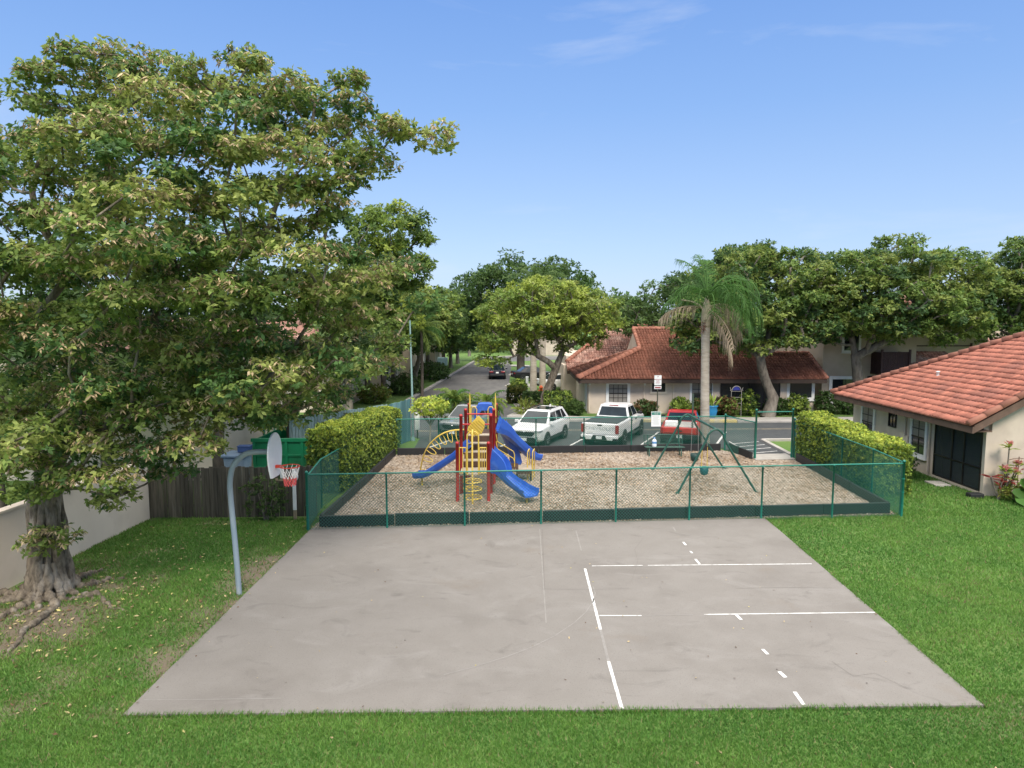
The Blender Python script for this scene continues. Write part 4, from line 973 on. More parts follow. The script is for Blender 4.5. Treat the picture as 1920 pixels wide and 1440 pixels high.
window(nh, O, U, N, 28.18, 29.12, .78, 2.2, trim=.14, mull=(2, 4), mid=.5, blind=(.5, 1))
window(nh, O, U, N, 32.3, 33.3, .8, 2.2, trim=.14, mull=(2, 4), mid=.5, blind=(.45, 1))
window(nh, O, U, N, 30.42, 30.95, 1.62, 2.25, trim=.03, tm='frame_bronze', mull=(2, 1), sill=False)
scr = mat('insect_screen', (.030, .040, .045), rough=.6, alpha=.80)
sc = MB().box((X0 + .02, 26.18, 1.22), (.012, 2.8, 2.36)).build('porch_screen', scr, nh)
mb = MB()
for y in (24.79, 25.75, 26.45, 27.57): mb.box((X0 + .0, y, 1.22), (.05, .05, 2.40))
for z in (.14, .98, 2.40): mb.box((X0 - .002, 26.18, z), (.045, 2.74, .045))
mb.build('screen_frame', MATS['frame_bronze'], sc)
for y, z in ((29.62, 2.4), (27.86, 2.45)): MB().tube([(X0 - .06, y, z), (X0 - .06, y, .15)], .045, 8).build('downpipe', MATS['stucco'], nh)
mb = MB().box((X0 - .06, 29.42, 1.15), (.11, .22, .5)).box((X0 - .05, 29.75, 1.3), (.1, .26, .4)).tube([(X0 - .06, 29.4, .9), (X0 - .06, 29.4, .02)], .05, 8).tube([(X0 - .06, 29.52, .9), (X0 - .06, 29.52, .02)], .03, 8)
mb.build('meter_box', MATS['stucco_pale'], nh)
p = thing('flat_stone', 'flat pale stone slab in the lawn by the porch screen', 'stone', (16.75, 26.3, 0)); MB().box((16.75, 26.35, .03), (.62, .75, .07)).build('slab', MATS['concrete'], p, bevel=.015)
p = thing('junction_box', 'low black box on the lawn at the porch corner', 'box', (16.8, 24.35, 0)); MB().box((16.85, 24.35, .09), (.5, .3, .17)).build('body', MATS['black_plastic'], p, bevel=.03)
p = thing('black_bag', 'small black lump at the foot of the white meter pipes', 'bag', (16.9, 29.1, 0)); MB().ball((16.92, 29.1, .12), (.24, .2, .15), 12).build('body', MATS['black_plastic'], p)
# ---- centre house
ch = thing('house', 'long cream house with weathered terracotta roof behind the parked trucks', 'house', (13, 46.5, 0))
YW = 46.5
mb = MB(); mb.box((12.95, 51.3, 1.3), (15.5, 9.6, 2.6)); mb.slab([(9.22, 49.0, 3.9), (9.22, 52, 5.55), (9.22, 55, 3.9)], (.15, 0, 0)); mb.build('wall', MATS['stucco'], ch)
S5 = math.atan(.5); c5, s5 = math.cos(S5), math.sin(S5)
def ridge_v(Y): return (Y - 45.6) / c5
mb = MB()
hx = lambda v: min(4.7, v * c5 * 4.7 / 3.6)
tile_plane(mb, (4.5, 45.6, 2.45), (1, 0, 0), (0, c5, s5), ridge_v(52.0), lambda v: hx(v), lambda v: 10.2, pitch=.215, course=.37, amp=.085)
tile_plane(mb, (14.7, 45.6, 2.45), (1, 0, 0), (0, c5, s5), ridge_v(50.2), lambda v: 0.004, lambda v: 2.9, pitch=.215, course=.37, amp=.085)
tile_plane(mb, (17.6, 45.62, 2.44), (1, 0, 0), (0, c5, s5), ridge_v(48.6), lambda v: 0.004, lambda v: 3.55, pitch=.215, course=.37, amp=.085)
ph = math.atan(.39); cp, sp_ = math.cos(ph), math.sin(ph)
tile_plane(mb, (4.5, 53.0, 2.45), (0, -1, 0), (cp, 0, sp_), 4.7 / cp, lambda v: v * cp * 3.6 / 4.7, lambda v: 7.4 - v * cp * 3.6 / 4.7, pitch=.215, course=.37, amp=.085)
for (x0, x1, Yr) in ((9.25, 14.7, 52.0), (14.7, 17.6, 50.2), (17.6, 21.15, 48.6)):
    z = 2.45 + (Yr - 45.6) * .5; mb.add([(x0, Yr, z), (x1, Yr, z), (x1, Yr + 5, z - 2.5), (x0, Yr + 5, z - 2.5)], [(0, 1, 2, 3)], 1)
for (x, ya, yb) in ((14.72, 50.2, 52.0), (17.62, 48.6, 50.2), (21.12, 45.7, 48.6)):
    za, zb = 2.43 + (ya - 45.6) * .5, 2.43 + (yb - 45.6) * .5; mb.add([(x, ya, za), (x, yb, zb), (x, yb, zb - .3), (x, ya, za - .3)], [(0, 1, 2, 3)], 1)
rf = mb.build('roof', [MATS['roof_tile_old'], MATS['roof_under']], ch)
caps(rf, (4.45, 45.55, 2.52), (9.2, 49.2, 4.32), r=.22, step=.42); caps(rf, (9.2, 49.3, 4.4), (9.2, 52, 5.72), r=.14); caps(rf, (9.2, 52, 5.7), (14.7, 52, 5.7), r=.15)
caps(rf, (14.7, 50.2, 4.8), (17.6, 50.2, 4.8), r=.15); caps(rf, (17.6, 48.6, 4.0), (21.15, 48.6, 4.0), r=.15); caps(rf, (21.12, 45.65, 2.5), (21.12, 48.6, 3.98), r=.13); caps(rf, (4.45, 53, 2.5), (9.2, 49.4, 4.3), r=.15)
mb.build('ridge_caps', MATS['roof_cap'], rf)
MB().box((12.8, 45.68, 2.29), (16.7, .08, .26)).box((12.8, 46.1, 2.19), (16.4, .8, .05)).box((4.55, 49.3, 2.29), (.08, 7.2, .26)).build('fascia', MATS['fascia'], ch)
O, U, N = (0, YW, 0), (1, 0, 0), (0, -1, 0)
def wx(u): return at(u, 740, YW)[0]
def wz(v): return at(960, v, YW)[2]
window(ch, O, U, N, wx(1141.5), wx(1176), wz(754), wz(720.5), trim=.20, mull=(4, 4), mid=.5, blind=(.02, .98))
window(ch, O, U, N, wx(1222), wx(1247), wz(734.5), wz(716), trim=.13, tm='stucco_pale', sill=False)
window(ch, O, U, N, wx(1297), wx(1334), wz(752), wz(718.5), trim=.16, mull=(3, 3), mid=.45, blind=(.4, .98))
window(ch, O, U, N, wx(1480), wx(1521), wz(745), wz(713), trim=.2, sill=True)
pc = MB().fbox(O, U, N, wx(1351), wx(1461), wz(768), wz(716), .003, .03).build('porch_screen', mat('porch_dark', (.018, .021, .026), rough=.25, spec=.6), ch)
mb = MB()
for u in (1351, 1378, 1405, 1433, 1461): mb.fbox(O, U, N, wx(u) - .03, wx(u) + .03, wz(768), wz(716), .031, .06)
mb.build('screen_frame', MATS['frame_bronze'], pc)
mb = MB()
for u in (1342, 1468): mb.fbox(O, U, N, wx(u) - .22, wx(u) + .22, 0, 2.2, .004, .09)
mb.build('pilaster', MATS['stucco'], ch)
for u in (1105, 1207, 1262): MB().tube([(wx(u), YW - .06, 2.15), (wx(u), YW - .06, .1)], .05, 6).build('downpipe', MATS['stucco_pale'], ch)
for u in (1105, 1208): MB().box((wx(u), YW - .12, wz(719)), (.13, .2, .22)).build('wall_lamp', MATS['white_trim'], ch, bevel=.03)
MB().box((wx(1271), YW - .04, wz(748)), (.16, .08, .28)).build('meter', MATS['white_trim'], ch)
MB().fbox((5.2, 0, 0), (0, 1, 0), (-1, 0, 0), 47.0, 48.2, .1, 2.15, .003, .05).build('side_door', MATS['white_trim'], ch)
# ---- house behind with the stepped roof
bh = thing('house', 'further terracotta roof and cream wall showing left of the long house', 'house', (8, 58, 0))
MB().box((9.5, 61.5, 1.7), (10, 10, 3.4)).box((5.9, 57.0, 1.35), (3.4, 3.0, 2.7)).build('wall', MATS['stucco'], bh)
mb = MB(); tile_plane(mb, (4.5, 55.6, 2.9), (1, 0, 0), (0, c5, s5), 5.7 / c5, lambda v: min(v * c5 * .8, 3.2) if v * c5 < 4.2 else 3.3, lambda v: 9.8, pitch=.215, course=.37, amp=.085)
tile_plane(mb, (4.4, 54.4, 2.35), (1, 0, 0), (0, c5, s5), 1.5 / c5, lambda v: 0.0, lambda v: 3.4, pitch=.215, course=.37, amp=.085)
mb.add([(7.8, 61.3, 5.74), (14.3, 61.3, 5.74), (14.3, 67, 3), (7.8, 67, 3)], [(0, 1, 2, 3)], 1)
r2 = mb.build('roof', [MATS['roof_tile_old'], MATS['roof_under']], bh)
caps(r2, (7.75, 61.3, 5.8), (14.3, 61.3, 5.8), r=.16); caps(r2, (4.5, 55.6, 2.98), (7.6, 59.6, 4.95), r=.17)
MB().box((9.4, 55.66, 2.76), (9.8, .08, .24)).box((6.1, 54.46, 2.2), (3.4, .08, .24)).build('fascia', MATS['fascia'], bh)
# ---- two storey block on the right
tb = thing('apartment_block', 'two storey beige block with dark timber balcony behind the oaks', 'building', (26, 48, 0))
BE = mat('stucco_beige', (.46, .385, .30), (.42, .35, .27), (.50, .42, .335), scale=1, rough=.92, bump=.2, bscale=50)
MB().box((25.0, 53.0, 3.4), (6.5, 10.6, 6.8)).box((31.5, 54.5, 3.2), (6.6, 9.0, 6.4)).box((29.6, 49.5, 1.35), (2.7, 3.6, 2.7)).build('wall', BE, tb)
YB = 47.7; O = (0, YB, 0)
def bx_(u): return at(u, 720, YB)[0]
def bz_(v): return at(960, v, YB)[2]
window(tb, O, U, N, bx_(1560), bx_(1610), bz_(751), bz_(711), trim=.22, mull=(2, 1))
window(tb, O, U, N, bx_(1579), bx_(1606), bz_(657), bz_(625), trim=.16)
window(tb, O, U, N, bx_(1628), bx_(1680), bz_(745), bz_(708), trim=.1, tm='frame_bronze', sill=False)
mat('deck_dark', (.045, .022, .024), (.06, .03, .03), scale=3, rough=.75)
def balcony(x0, x1, y0, y1, z, h, gap):
    f = MB().box(((x0 + x1) / 2, (y0 + y1) / 2, z - .1), (x1 - x0, y1 - y0, .2)).build('balcony', MATS['deck_dark'], tb)
    mb = MB(); n = int((x1 - x0) / gap)
    for k in range(n + 1): mb.box((x0 + (x1 - x0) * k / n, y0 + .04, z + h / 2), (.085, .03, h))
    m = int((y1 - y0) / gap)
    for k in range(m + 1):
        for x in (x0 + .03, x1 - .03): mb.box((x, y0 + .07 + (y1 - y0 - .1) * k / m, z + h / 2), (.03, .085, h))
    for z_ in (z + .1, z + h): mb.box(((x0 + x1) / 2, y0 + .0, z_), (x1 - x0 + .1, .06, .08))
    for x in (x0, x1): mb.box((x, y0 - .01, z + h / 2 + .1), (.12, .12, h + .2))
    mb.build('balustrade', MATS['deck_dark'], f)
balcony(25.1, 27.0, 46.3, 48.3, 2.85, 1.35, .105); balcony(29.4, 33.6, 50.0, 52.0, 3.3, 1.2, .16)
MB().box((26.2, 46.6, 2.42), (2.7, .3, .42)).build('balcony_beam', BE, tb)
mb = MB(); tile_plane(mb, (27.2, 46.5, 2.75), (1, 0, 0), (0, c5, s5), 3.0, lambda v: v * .45, lambda v: 4.0, pitch=.27, course=.38, amp=.07)
tile_plane(mb, (28, 49.0, 6.5), (1, 0, 0), (0, c5, s5), 4.0, lambda v: 0, lambda v: 7.5, pitch=.3, course=.42, amp=.07)
mb.build('roof', [MATS['roof_tile_old'], MATS['roof_under']], tb)
fb = thing('house', 'distant beige house with low terracotta roof between the right hand trees', 'house', (36, 58, 0))
MB().box((40, 61, 1.9), (14, 7, 3.8)).box((42, 66, 3.2), (7.5, 6, 6.4)).build('wall', BE, fb)
mb = MB(); tile_plane(mb, (32.6, 56.6, 3.65), (1, 0, 0), (0, c5, s5), 2.6, lambda v: v * .3, lambda v: 14.5, pitch=.3, course=.42, amp=.07); mb.build('roof', [MATS['roof_tile_old'], MATS['roof_under']], fb)
MB().box((39.8, 56.7, 3.5), (14.5, .08, .26)).build('fascia', MATS['fascia'], fb)
# ---- houses on the left, behind the trees
lh = thing('house', 'pale pinkish house wall behind the board fence and the skip', 'house', (-17, 32, 0))
MB().box((-18.6, 31.5, 2.6), (14.4, 9, 5.2)).build('wall', MATS['stucco_pale'], lh)
O2 = (0, 27.0, 0)
window(lh, O2, U, N, -16.6, -15.4, 3.3, 4.4); window(lh, (-11.4, 0, 0), (0, 1, 0), (1, 0, 0), 31.0, 32.2, .9, 2.6, trim=.12, tm='teal', gm='stucco_pale', sill=False, mull=(2, 1))
MB().slab([(-26.2, 26.6, 5.2), (-11.0, 26.6, 5.2), (-13, 31.5, 6.4), (-24, 31.5, 6.4)], (0, 0, .12)).build('roof', MATS['roof_tile_old'], lh)
for i, (ya, yb, xx, lab) in enumerate([(47, 57, -12.2, 'cream townhouse wall nearest the car park, behind the left row of trees'), (60, 71, -11.6, 'second cream townhouse wall behind the left row of trees'), (74, 86, -10.8, 'third cream townhouse wall behind the left row of trees'), (89, 101, -10.0, 'farthest cream townhouse wall behind the left row of trees')]):
    h = thing('townhouse', lab, 'house', (xx, ya, 0), 0, 'townhouses along the left of the road')
    MB().box((xx - 4, (ya + yb) / 2, 2.5), (8, yb - ya, 5.0)).build('wall', MATS['stucco_pale'], h)
    for q in (.28, .7): window(h, (xx, 0, 0), (0, 1, 0), (1, 0, 0), ya + (yb - ya) * q - .6, ya + (yb - ya) * q + .6, .9, 2.2)
    window(h, (0, ya, 0), U, N, xx - 3.2, xx - 2.0, .9, 2.2)
    MB().slab([(xx - 8.3, ya - .3, 5.0), (xx + .35, ya - .3, 5.0), (xx + .35, yb + .3, 5.0), (xx - 8.3, yb + .3, 5.0)], (0, 0, .2)).slab([(xx - 8.2, ya - .2, 5.2), (xx + .25, ya - .2, 5.2), (xx - 4, ya + 2.5, 6.8)], (0, yb - ya + .4, 0)).build('roof', MATS['roof_tile_old'], h)
eh = thing('house', 'low beige building at the far end of the road past the lawn', 'house', (1.0, 119, 0))
MB().box((5.5, 124, 1.6), (11, 6, 3.2)).build('wall', MATS['stucco'], eh); MB().box((5.5, 123.9, 3.35), (11.8, 6.8, .3)).build('roof', MATS['fascia'], eh)
# ================================================================== vehicles (local axes: x forward, y left, z up)
def loft(mb, secs, mi=0):
    """secs: list of rings (same count) ; closed ends"""
    n = len(secs[0]); vs = [p for s in secs for p in s]; fs = []
    for i in range(len(secs) - 1):
        for j in range(n): fs.append((i * n + j, (i + 1) * n + j, (i + 1) * n + (j + 1) % n, i * n + (j + 1) % n))
    fs.append(tuple(range(n))); fs.append(tuple(reversed(range((len(secs) - 1) * n, len(secs) * n))))
    mb.add(vs, fs, mi, False)
def ring(x, zb, zt, w, top=.90, x_top=None):
    xt = x if x_top is None else x_top; zm = zb + (zt - zb) * .55
    h = [(x, w * .86, zb), (x, w * .97, zb + .10), (x, w, zm), (xt, w * .975, zt - .07), (xt, w * top, zt)]
    return [(a, -b, c) for a, b, c in h] + [(a, b, c) for a, b, c in reversed(h)]
def lerp(a, b, t): return Vector(a) + (Vector(b) - Vector(a)) * t
def facepane(mb, q, s0, s1, t0, t1, off, mi=0, s0t=None, s1t=None):
    """pane on a quad q (bl, br, tr, tl) in (s,t); s0t, s1t the limits along the top edge"""
    s0t = s0 if s0t is None else s0t; s1t = s1 if s1t is None else s1t
    bl, br, tr, tl = [Vector(p) for p in q]; n = (br - bl).cross(tl - bl).normalized()
    P = [lerp(lerp(bl, br, s), lerp(tl, tr, s), t) + n * off for s, t in ((s0, t0), (s1, t0), (s1t, t1), (s0t, t1))]
    mb.slab(P, n * .006, mi)
def wheel(root, x, y, r, w, rimm='alloy', spokes=5):
    s = 1 if y > 0 else -1
    mb = MB(); mb.lathe([(r * .62, -w / 2), (r * .92, -w / 2), (r, -w * .32), (r, w * .32), (r * .92, w / 2), (r * .62, w / 2)], (x, y, r), 24, axis='y')
    wh = mb.build('wheel', MATS['tyre'], root, local=True)
    mb = MB(); yo = y + s * (w / 2 - .03)
    mb.lathe([(r * .60, -.01), (r * .66, .0), (r * .66, .02), (r * .60, .03)], (x, yo, r), 24, axis='y')
    mb.lathe([(0, -.0), (.07, .0), (.07, .025), (0, .03)] if s > 0 else [(0, -.03), (.07, -.025), (.07, 0), (0, 0)], (x, yo, r), 12, axis='y')
    for k in range(spokes):
        a = 2 * math.pi * k / spokes + .3
        mb.beam((x + .05 * math.cos(a), yo, r + .05 * math.sin(a)), (x + r * .62 * math.cos(a), yo, r + r * .62 * math.sin(a)), .075, .025)
    mb.build('rim', MATS[rimm], wh, local=True)
    MB().lathe([(0, -.004), (r * .6, -.004), (r * .6, .004), (0, .004)], (x, y, r), 20, axis='y').build('hub_shadow', MATS['black_plastic'], wh, local=True)
def arches(root, xs_, hw, r, m='black_plastic'):
    for x in xs_:
        for s in (-1, 1):
            y0, y1 = s * (hw - .28), s * (hw + .014)
            MB().lathe([(r * 1.17, min(y0, y1)), (r * 1.17, max(y0, y1))], (x, 0, r), 28, axis='y').build('wheel_arch', MATS[m], root, local=True)
def cabin(root, base, top, wb, wt, zb, zt, paint, crown=.04, name='cabin'):
    """base=(rear,front), top=(rear,front)"""
    rb, fb, rt, ft = base[0], base[1], top[0], top[1]
    B = [(rb, -wb, zb), (fb, -wb, zb), (fb, wb, zb), (rb, wb, zb)]; T = [(rt, -wt, zt), (ft, -wt, zt), (ft, wt, zt), (rt, wt, zt)]
    mb = MB(); mb.add(B + T, [(0, 3, 2, 1), (4, 5, 6, 7), (0, 1, 5, 4), (1, 2, 6, 5), (2, 3, 7, 6), (3, 0, 4, 7)])
    mb.slab([(rt + .1, -wt * .82, zt - .01), (ft - .1, -wt * .82, zt - .01), (ft - .1, wt * .82, zt - .01), (rt + .1, wt * .82, zt - .01)], (0, 0, crown))
    o = mb.build(name, paint, root, local=True, bevel=.05, bseg=3)
    q = {'right': (B[0], B[1], T[1], T[0]), 'left': (B[2], B[3], T[3], T[2]), 'front': (B[1], B[2], T[2], T[1]), 'rear': (B[3], B[0], T[0], T[3])}
    return q
def panes(root, q, key, spans, t=(.1, .88), name='side_window'):
    for sp in spans:
        mb = MB(); facepane(mb, q[key], *sp[:2], t[0], t[1], .004, 0, *(sp[2:] if len(sp) > 2 else (None, None))); mb.build(name, MATS['glass_car'], root, local=True)
def plate(root, x, z, rear=True, s=.3):
    MB().box((x, 0, z), (.012, s, .15)).build('licence_plate', MATS['sign_white'], root, local=True)
def mirrors(root, x, hw, z, m):
    for s in (-1, 1): MB().box((x, s * (hw + .12), z), (.12, .22, .15)).box((x + .02, s * hw, z - .04), (.05, .1, .04)).build('wing_mirror', m, root, local=True, bevel=.03)
mat('lamp_red', (.30, .012, .02), (.22, .01, .015), rough=.15, spec=.7); mat('lamp_clear', (.45, .47, .5), (.2, .22, .25), scale=9, rough=.1, spec=.8)
mat('paint_black', (.012, .013, .016), rough=.3, coat=.2); mat('paint_grey', (.20, .21, .22), (.21, .22, .23), rough=.25, coat=.8); mat('paint_red', (.50, .022, .02), (.44, .02, .02), rough=.3, coat=.5); mat('paint_navy', (.02, .02, .032), rough=.25, coat=.4); mat('canvas_black', (.03, .035, .04), (.04, .046, .052), scale=5, rough=.7)
def suv(label, loc, rz, paint, group=None, name='parked_car'):
    r = thing(name, label, 'car', (*loc, 0.012), rz, group); mb = MB()
    loft(mb, [ring(-2.28, .50, 1.05, .78), ring(-2.2, .36, 1.12, .88), ring(-1.6, .30, 1.16, .925), ring(0, .28, 1.13, .93), ring(.9, .28, 1.10, .925), ring(1.25, .28, 1.07, .92), ring(1.75, .30, 1.05, .91, .86), ring(2.12, .34, 1.01, .89, .84), ring(2.26, .40, .95, .84, .84)])
    mb.build('body', paint, r, local=True, bevel=.035)
    q = cabin(r, (-2.16, 1.12), (-1.72, .28), .845, .63, 1.09, 1.68, paint)
    panes(r, q, 'front', [(.05, .95)], (.06, .92), 'windscreen'); panes(r, q, 'rear', [(.1, .9)], (.25, .9), 'rear_window')
    panes(r, q, 'right', [(.10, .28, .12, .25), (.31, .58, .29, .60), (.61, .93, .63, .95)], (.12, .86)); panes(r, q, 'left', [(.72, .90, .75, .88), (.42, .69, .40, .71), (.07, .39, .05, .37)], (.12, .86))
    MB().slab([(-1.2, -.45, 1.715), (.0, -.45, 1.715), (.0, .45, 1.715), (-1.2, .45, 1.715)], (0, 0, .008)).build('sunroof', MATS['glass_car'], r, local=True)
    mb = MB()
    for s in (-1, 1): mb.tube([(-1.55, s * .58, 1.72), (-1.4, s * .58, 1.76), (0, s * .58, 1.76), (.15, s * .58, 1.71)], .02, 6)
    mb.build('roof_rail', MATS['black_plastic'], r, local=True)
    MB().box((-1.5, 0, 1.76), (.22, .03, .08)).build('aerial_fin', paint, r, local=True, bevel=.012)
    mb = MB(); F = 2.27
    mb.slab([(F, -.44, .64), (F, .44, .64), (F, .58, .78), (F, .50, .86), (F, -.50, .86), (F, -.58, .78)], (.02, 0, 0)); mb.build('grille', MATS['black_plastic'], r, local=True)
    MB().slab([(F, -.76, .30), (F, .76, .30), (F, .56, .58), (F, -.56, .58)], (.025, 0, 0)).build('lower_grille', MATS['black_plastic'], r, local=True)
    MB().box((F - .08, 0, .34), (.24, 1.5, .10)).build('bumper_lip', MATS['black_plastic'], r, local=True, bevel=.03)
    MB().lathe([(0, 0), (.055, 0), (.055, .02), (0, .02)], (F + .02, 0, .83), 14, axis='x').build('badge', MATS['chrome'], r, local=True)
    for s in (-1, 1):
        MB().box((F - .10, s * .70, .885), (.235, .32, .09)).box((F - .17, s * .83, .90), (.24, .14, .08)).build('headlight', MATS['lamp_clear'], r, local=True, bevel=.012)
        MB().box((F - .05, s * .70, .52), (.08, .12, .18)).build('fog_lamp', MATS['black_plastic'], r, local=True)
        MB().box((-2.26, s * .72, .98), (.08, .26, .14)).build('tail_light', MATS['lamp_red'], r, local=True)
        MB().box((-.02, s * .915, .38), (2.2, .05, .16)).build('side_cladding', MATS['black_plastic'], r, local=True)
    for x, hh in ((.72, .97), (-.38, .97)):
        for s in (-1, 1): MB().box((x - .25, s * .935, hh), (.18, .02, .03)).build('door_handle', paint, r, local=True)
    mirrors(r, .85, .86, 1.16, paint); arches(r, (1.36, -1.33), .925, .36)
    for x in (1.36, -1.33):
        for s in (-1, 1): wheel(r, x, s * .83, .36, .23)
    plate(r, F + .03, .47)
    return r
def pickup(label, loc, rz, paint, kind=0):
    r = thing('pickup_truck', label, 'pickup truck', (*loc, 0.012), rz); mb = MB()
    if kind == 0: L, hw, zt, cb, ct, zc, R_, wx = 2.92, 1.0, 1.27, (-.55, 1.42), (-.30, .72), 1.90, .41, (1.9, -1.82)
    else: L, hw, zt, cb, ct, zc, R_, wx = 2.45, .98, 1.02, (-.35, 1.15), (-.18, .50), 1.56, .36, (1.6, -1.45)
    loft(mb, [ring(-L, .52, zt, hw * .97, .95), ring(-L + .15, .50, zt, hw, .95), ring(cb[0], .46, zt, hw, .95), ring(cb[1], .46, zt - .02, hw, .9), ring(L - .5, .48, zt - .10, hw * .99, .86), ring(L - .05, .55, zt - .16, hw * .93, .84)])
    mb.build('body', paint, r, local=True, bevel=.035)
    q = cabin(r, cb, ct, hw * .90, hw * .72, zt - .02, zc, paint)
    panes(r, q, 'rear', [(.06, .94)], (.14, .84), 'rear_window'); panes(r, q, 'front', [(.05, .95)], (.08, .9), 'windscreen')
    if kind == 0: panes(r, q, 'right', [(.06, .44, .06, .42), (.49, .92, .47, .95)], (.10, .84)); panes(r, q, 'left', [(.56, .94, .58, .94), (.08, .51, .05, .53)], (.10, .84))
    else: panes(r, q, 'right', [(.12, .92, .1, .94)], (.1, .84)); panes(r, q, 'left', [(.08, .88, .06, .9)], (.1, .84))
    bx0, bx1 = -L + .12, cb[0] - .04
    if kind == 0:
        MB().slab([(bx0, -hw * .86, zt + .006), (bx1, -hw * .86, zt + .006), (bx1, hw * .86, zt + .006), (bx0, hw * .86, zt + .006)], (0, 0, .03)).build('tonneau_cover', MATS['canvas_black'], r, local=True, bevel=.01)
        MB().box((-.30, 0, zc - .03), (.05, .5, .05)).build('brake_light', MATS['lamp_red'], r, local=True)
    else:
        MB().slab([(bx0, -hw * .8, zt + .004), (bx1, -hw * .8, zt + .004), (bx1, hw * .8, zt + .004), (bx0, hw * .8, zt + .004)], (0, 0, .012)).build('bed_liner', mat('bed_pale', (.45, .42, .40), (.36, .33, .31), scale=3, rough=.8), r, local=True)
        MB().box((bx0 + .5, .45, zt + .12), (.5, .62, .22)).build('tool_box', MATS['sign_white'], r, local=True, bevel=.02)
    tg = MB().slab([(-L - .012, -hw * .76, .74), (-L - .012, -hw * .76, zt - .03), (-L - .012, hw * .76, zt - .03), (-L - .012, hw * .76, .74)], (-.03, 0, 0)).build('tailgate', paint, r, local=True, bevel=.012)
    MB().box((-L - .05, 0, zt - (.09 if kind == 0 else .17)), (.03, .24, .06)).build('tailgate_handle', MATS['black_plastic'], tg, local=True, bevel=.01)
    if kind == 0:
        text('tailgate_lettering', 'CHEVROLET', .22, mat('emboss_grey', (.30, .33, .34), rough=.5), tg, (-L - .044, 0, zt - .27), (R(90), 0, R(-90)), ext=.003, sx=1.22)
        text('badge_lettering', 'SILVERADO', .055, MATS['chrome'], tg, (-L - .044, .50, zt - .47), (R(90), 0, R(-90)), ext=.003)
    BP = paint if kind == 0 else MATS['black_plastic']
    mb = MB(); mb.box((-L - .06, 0, .56), (.2, hw * 1.92, .24)); mb.build('rear_bumper', BP, r, local=True, bevel=.04)
    MB().slab([(-L - .164, -.42, .46), (-L - .164, -.30, .69), (-L - .164, .30, .69), (-L - .164, .42, .46)], (-.006, 0, 0)).build('bumper_recess', MATS['black_plastic'], r, local=True)
    plate(r, -L - .175, .58)
    for s in (-1, 1):
        if kind == 0: MB().box((-L - .02, s * hw * .885, 1.0), (.1, .17, .42)).build('tail_light', MATS['lamp_red'], r, local=True, bevel=.02)
        else: MB().box((-L - .02, s * hw * .90, .86), (.08, .12, .30)).build('tail_light', MATS['lamp_red'], r, local=True, bevel=.02)
        MB().box((-L - .1, s * hw * .84, .50), (.14, .28, .12)).build('bumper_step', MATS['black_plastic'], r, local=True)
        MB().box((L - .12, s * hw * .72, zt - .32), (.12, .4, .18)).build('headlight', MATS['lamp_clear'], r, local=True, bevel=.02)
        if kind == 0: MB().box((.2, s * (hw + .02), .42), (2.2, .14, .07)).build('side_step', MATS['black_plastic'], r, local=True, bevel=.02)
        for x in ((.9, .0) if kind == 0 else (.4,)): MB().box((x - .35, s * (hw + .005), zt - .16), (.2, .03, .05)).build('door_handle', MATS['black_plastic'], r, local=True)
    MB().box((L - .02, 0, .82), (.08, hw * 1.2, .4)).build('grille', MATS['chrome' if kind == 0 else 'black_plastic'], r, local=True, bevel=.03)
    MB().box((-.1, 0, .42), (L * 1.75, 1.2, .2)).build('chassis', MATS['black_plastic'], r, local=True)
    mirrors(r, cb[1] - .28, hw * .95, zt + .10, MATS['black_plastic']); arches(r, wx, hw, R_)
    for x in wx:
        for s in (-1, 1): wheel(r, x, s * (hw - .12), R_, .27, spokes=6)
    return r
def sedan(label, loc, rz, paint):
    r = thing('car', label, 'car', (*loc, 0.012), rz); mb = MB()
    loft(mb, [ring(-2.3, .45, .95, .76), ring(-2.2, .34, 1.02, .86), ring(-1.5, .26, 1.0, .91), ring(0, .25, .97, .92), ring(1.0, .25, .95, .91), ring(1.8, .28, .86, .88, .84), ring(2.25, .36, .74, .76)])
    mb.build('body', paint, r, local=True, bevel=.035)
    q = cabin(r, (-1.75, 1.05), (-1.05, .25), .84, .60, .94, 1.44, paint)
    panes(r, q, 'rear', [(.07, .93)], (.08, .9), 'rear_window'); panes(r, q, 'front', [(.05, .95)], (.06, .92), 'windscreen')
    panes(r, q, 'right', [(.2, .52, .22, .54), (.55, .93, .57, .95)], (.12, .86)); panes(r, q, 'left', [(.48, .8, .46, .78), (.07, .45, .05, .43)], (.12, .86))
    for s in (-1, 1):
        MB().box((-2.27, s * .62, .84), (.1, .4, .14)).build('tail_light', MATS['lamp_red'], r, local=True, bevel=.02)
        MB().box((2.16, s * .62, .68), (.14, .34, .13)).build('headlight', MATS['lamp_clear'], r, local=True, bevel=.02)
    MB().box((-2.28, 0, .48), (.12, 1.5, .2)).build('rear_bumper', MATS['black_plastic'], r, local=True, bevel=.03)
    MB().box((2.24, 0, .5), (.06, 1.1, .2)).build('grille', MATS['black_plastic'], r, local=True)
    plate(r, -2.35, .76); mirrors(r, .75, .86, 1.0, paint); arches(r, (1.4, -1.35), .915, .33)
    for x in (1.4, -1.35):
        for s in (-1, 1): wheel(r, x, s * .82, .33, .21)
    return r
hd = math.atan2(.916, .40)
d_ = Vector((math.cos(hd), math.sin(hd)))
def from_wheel(p, fx, fy):            # place so that the wheel at local (fx,fy) stands on p (heading hd)
    c, s = math.cos(hd), math.sin(hd); return (p[0] - (c * fx - s * fy), p[1] - (s * fx + c * fy))
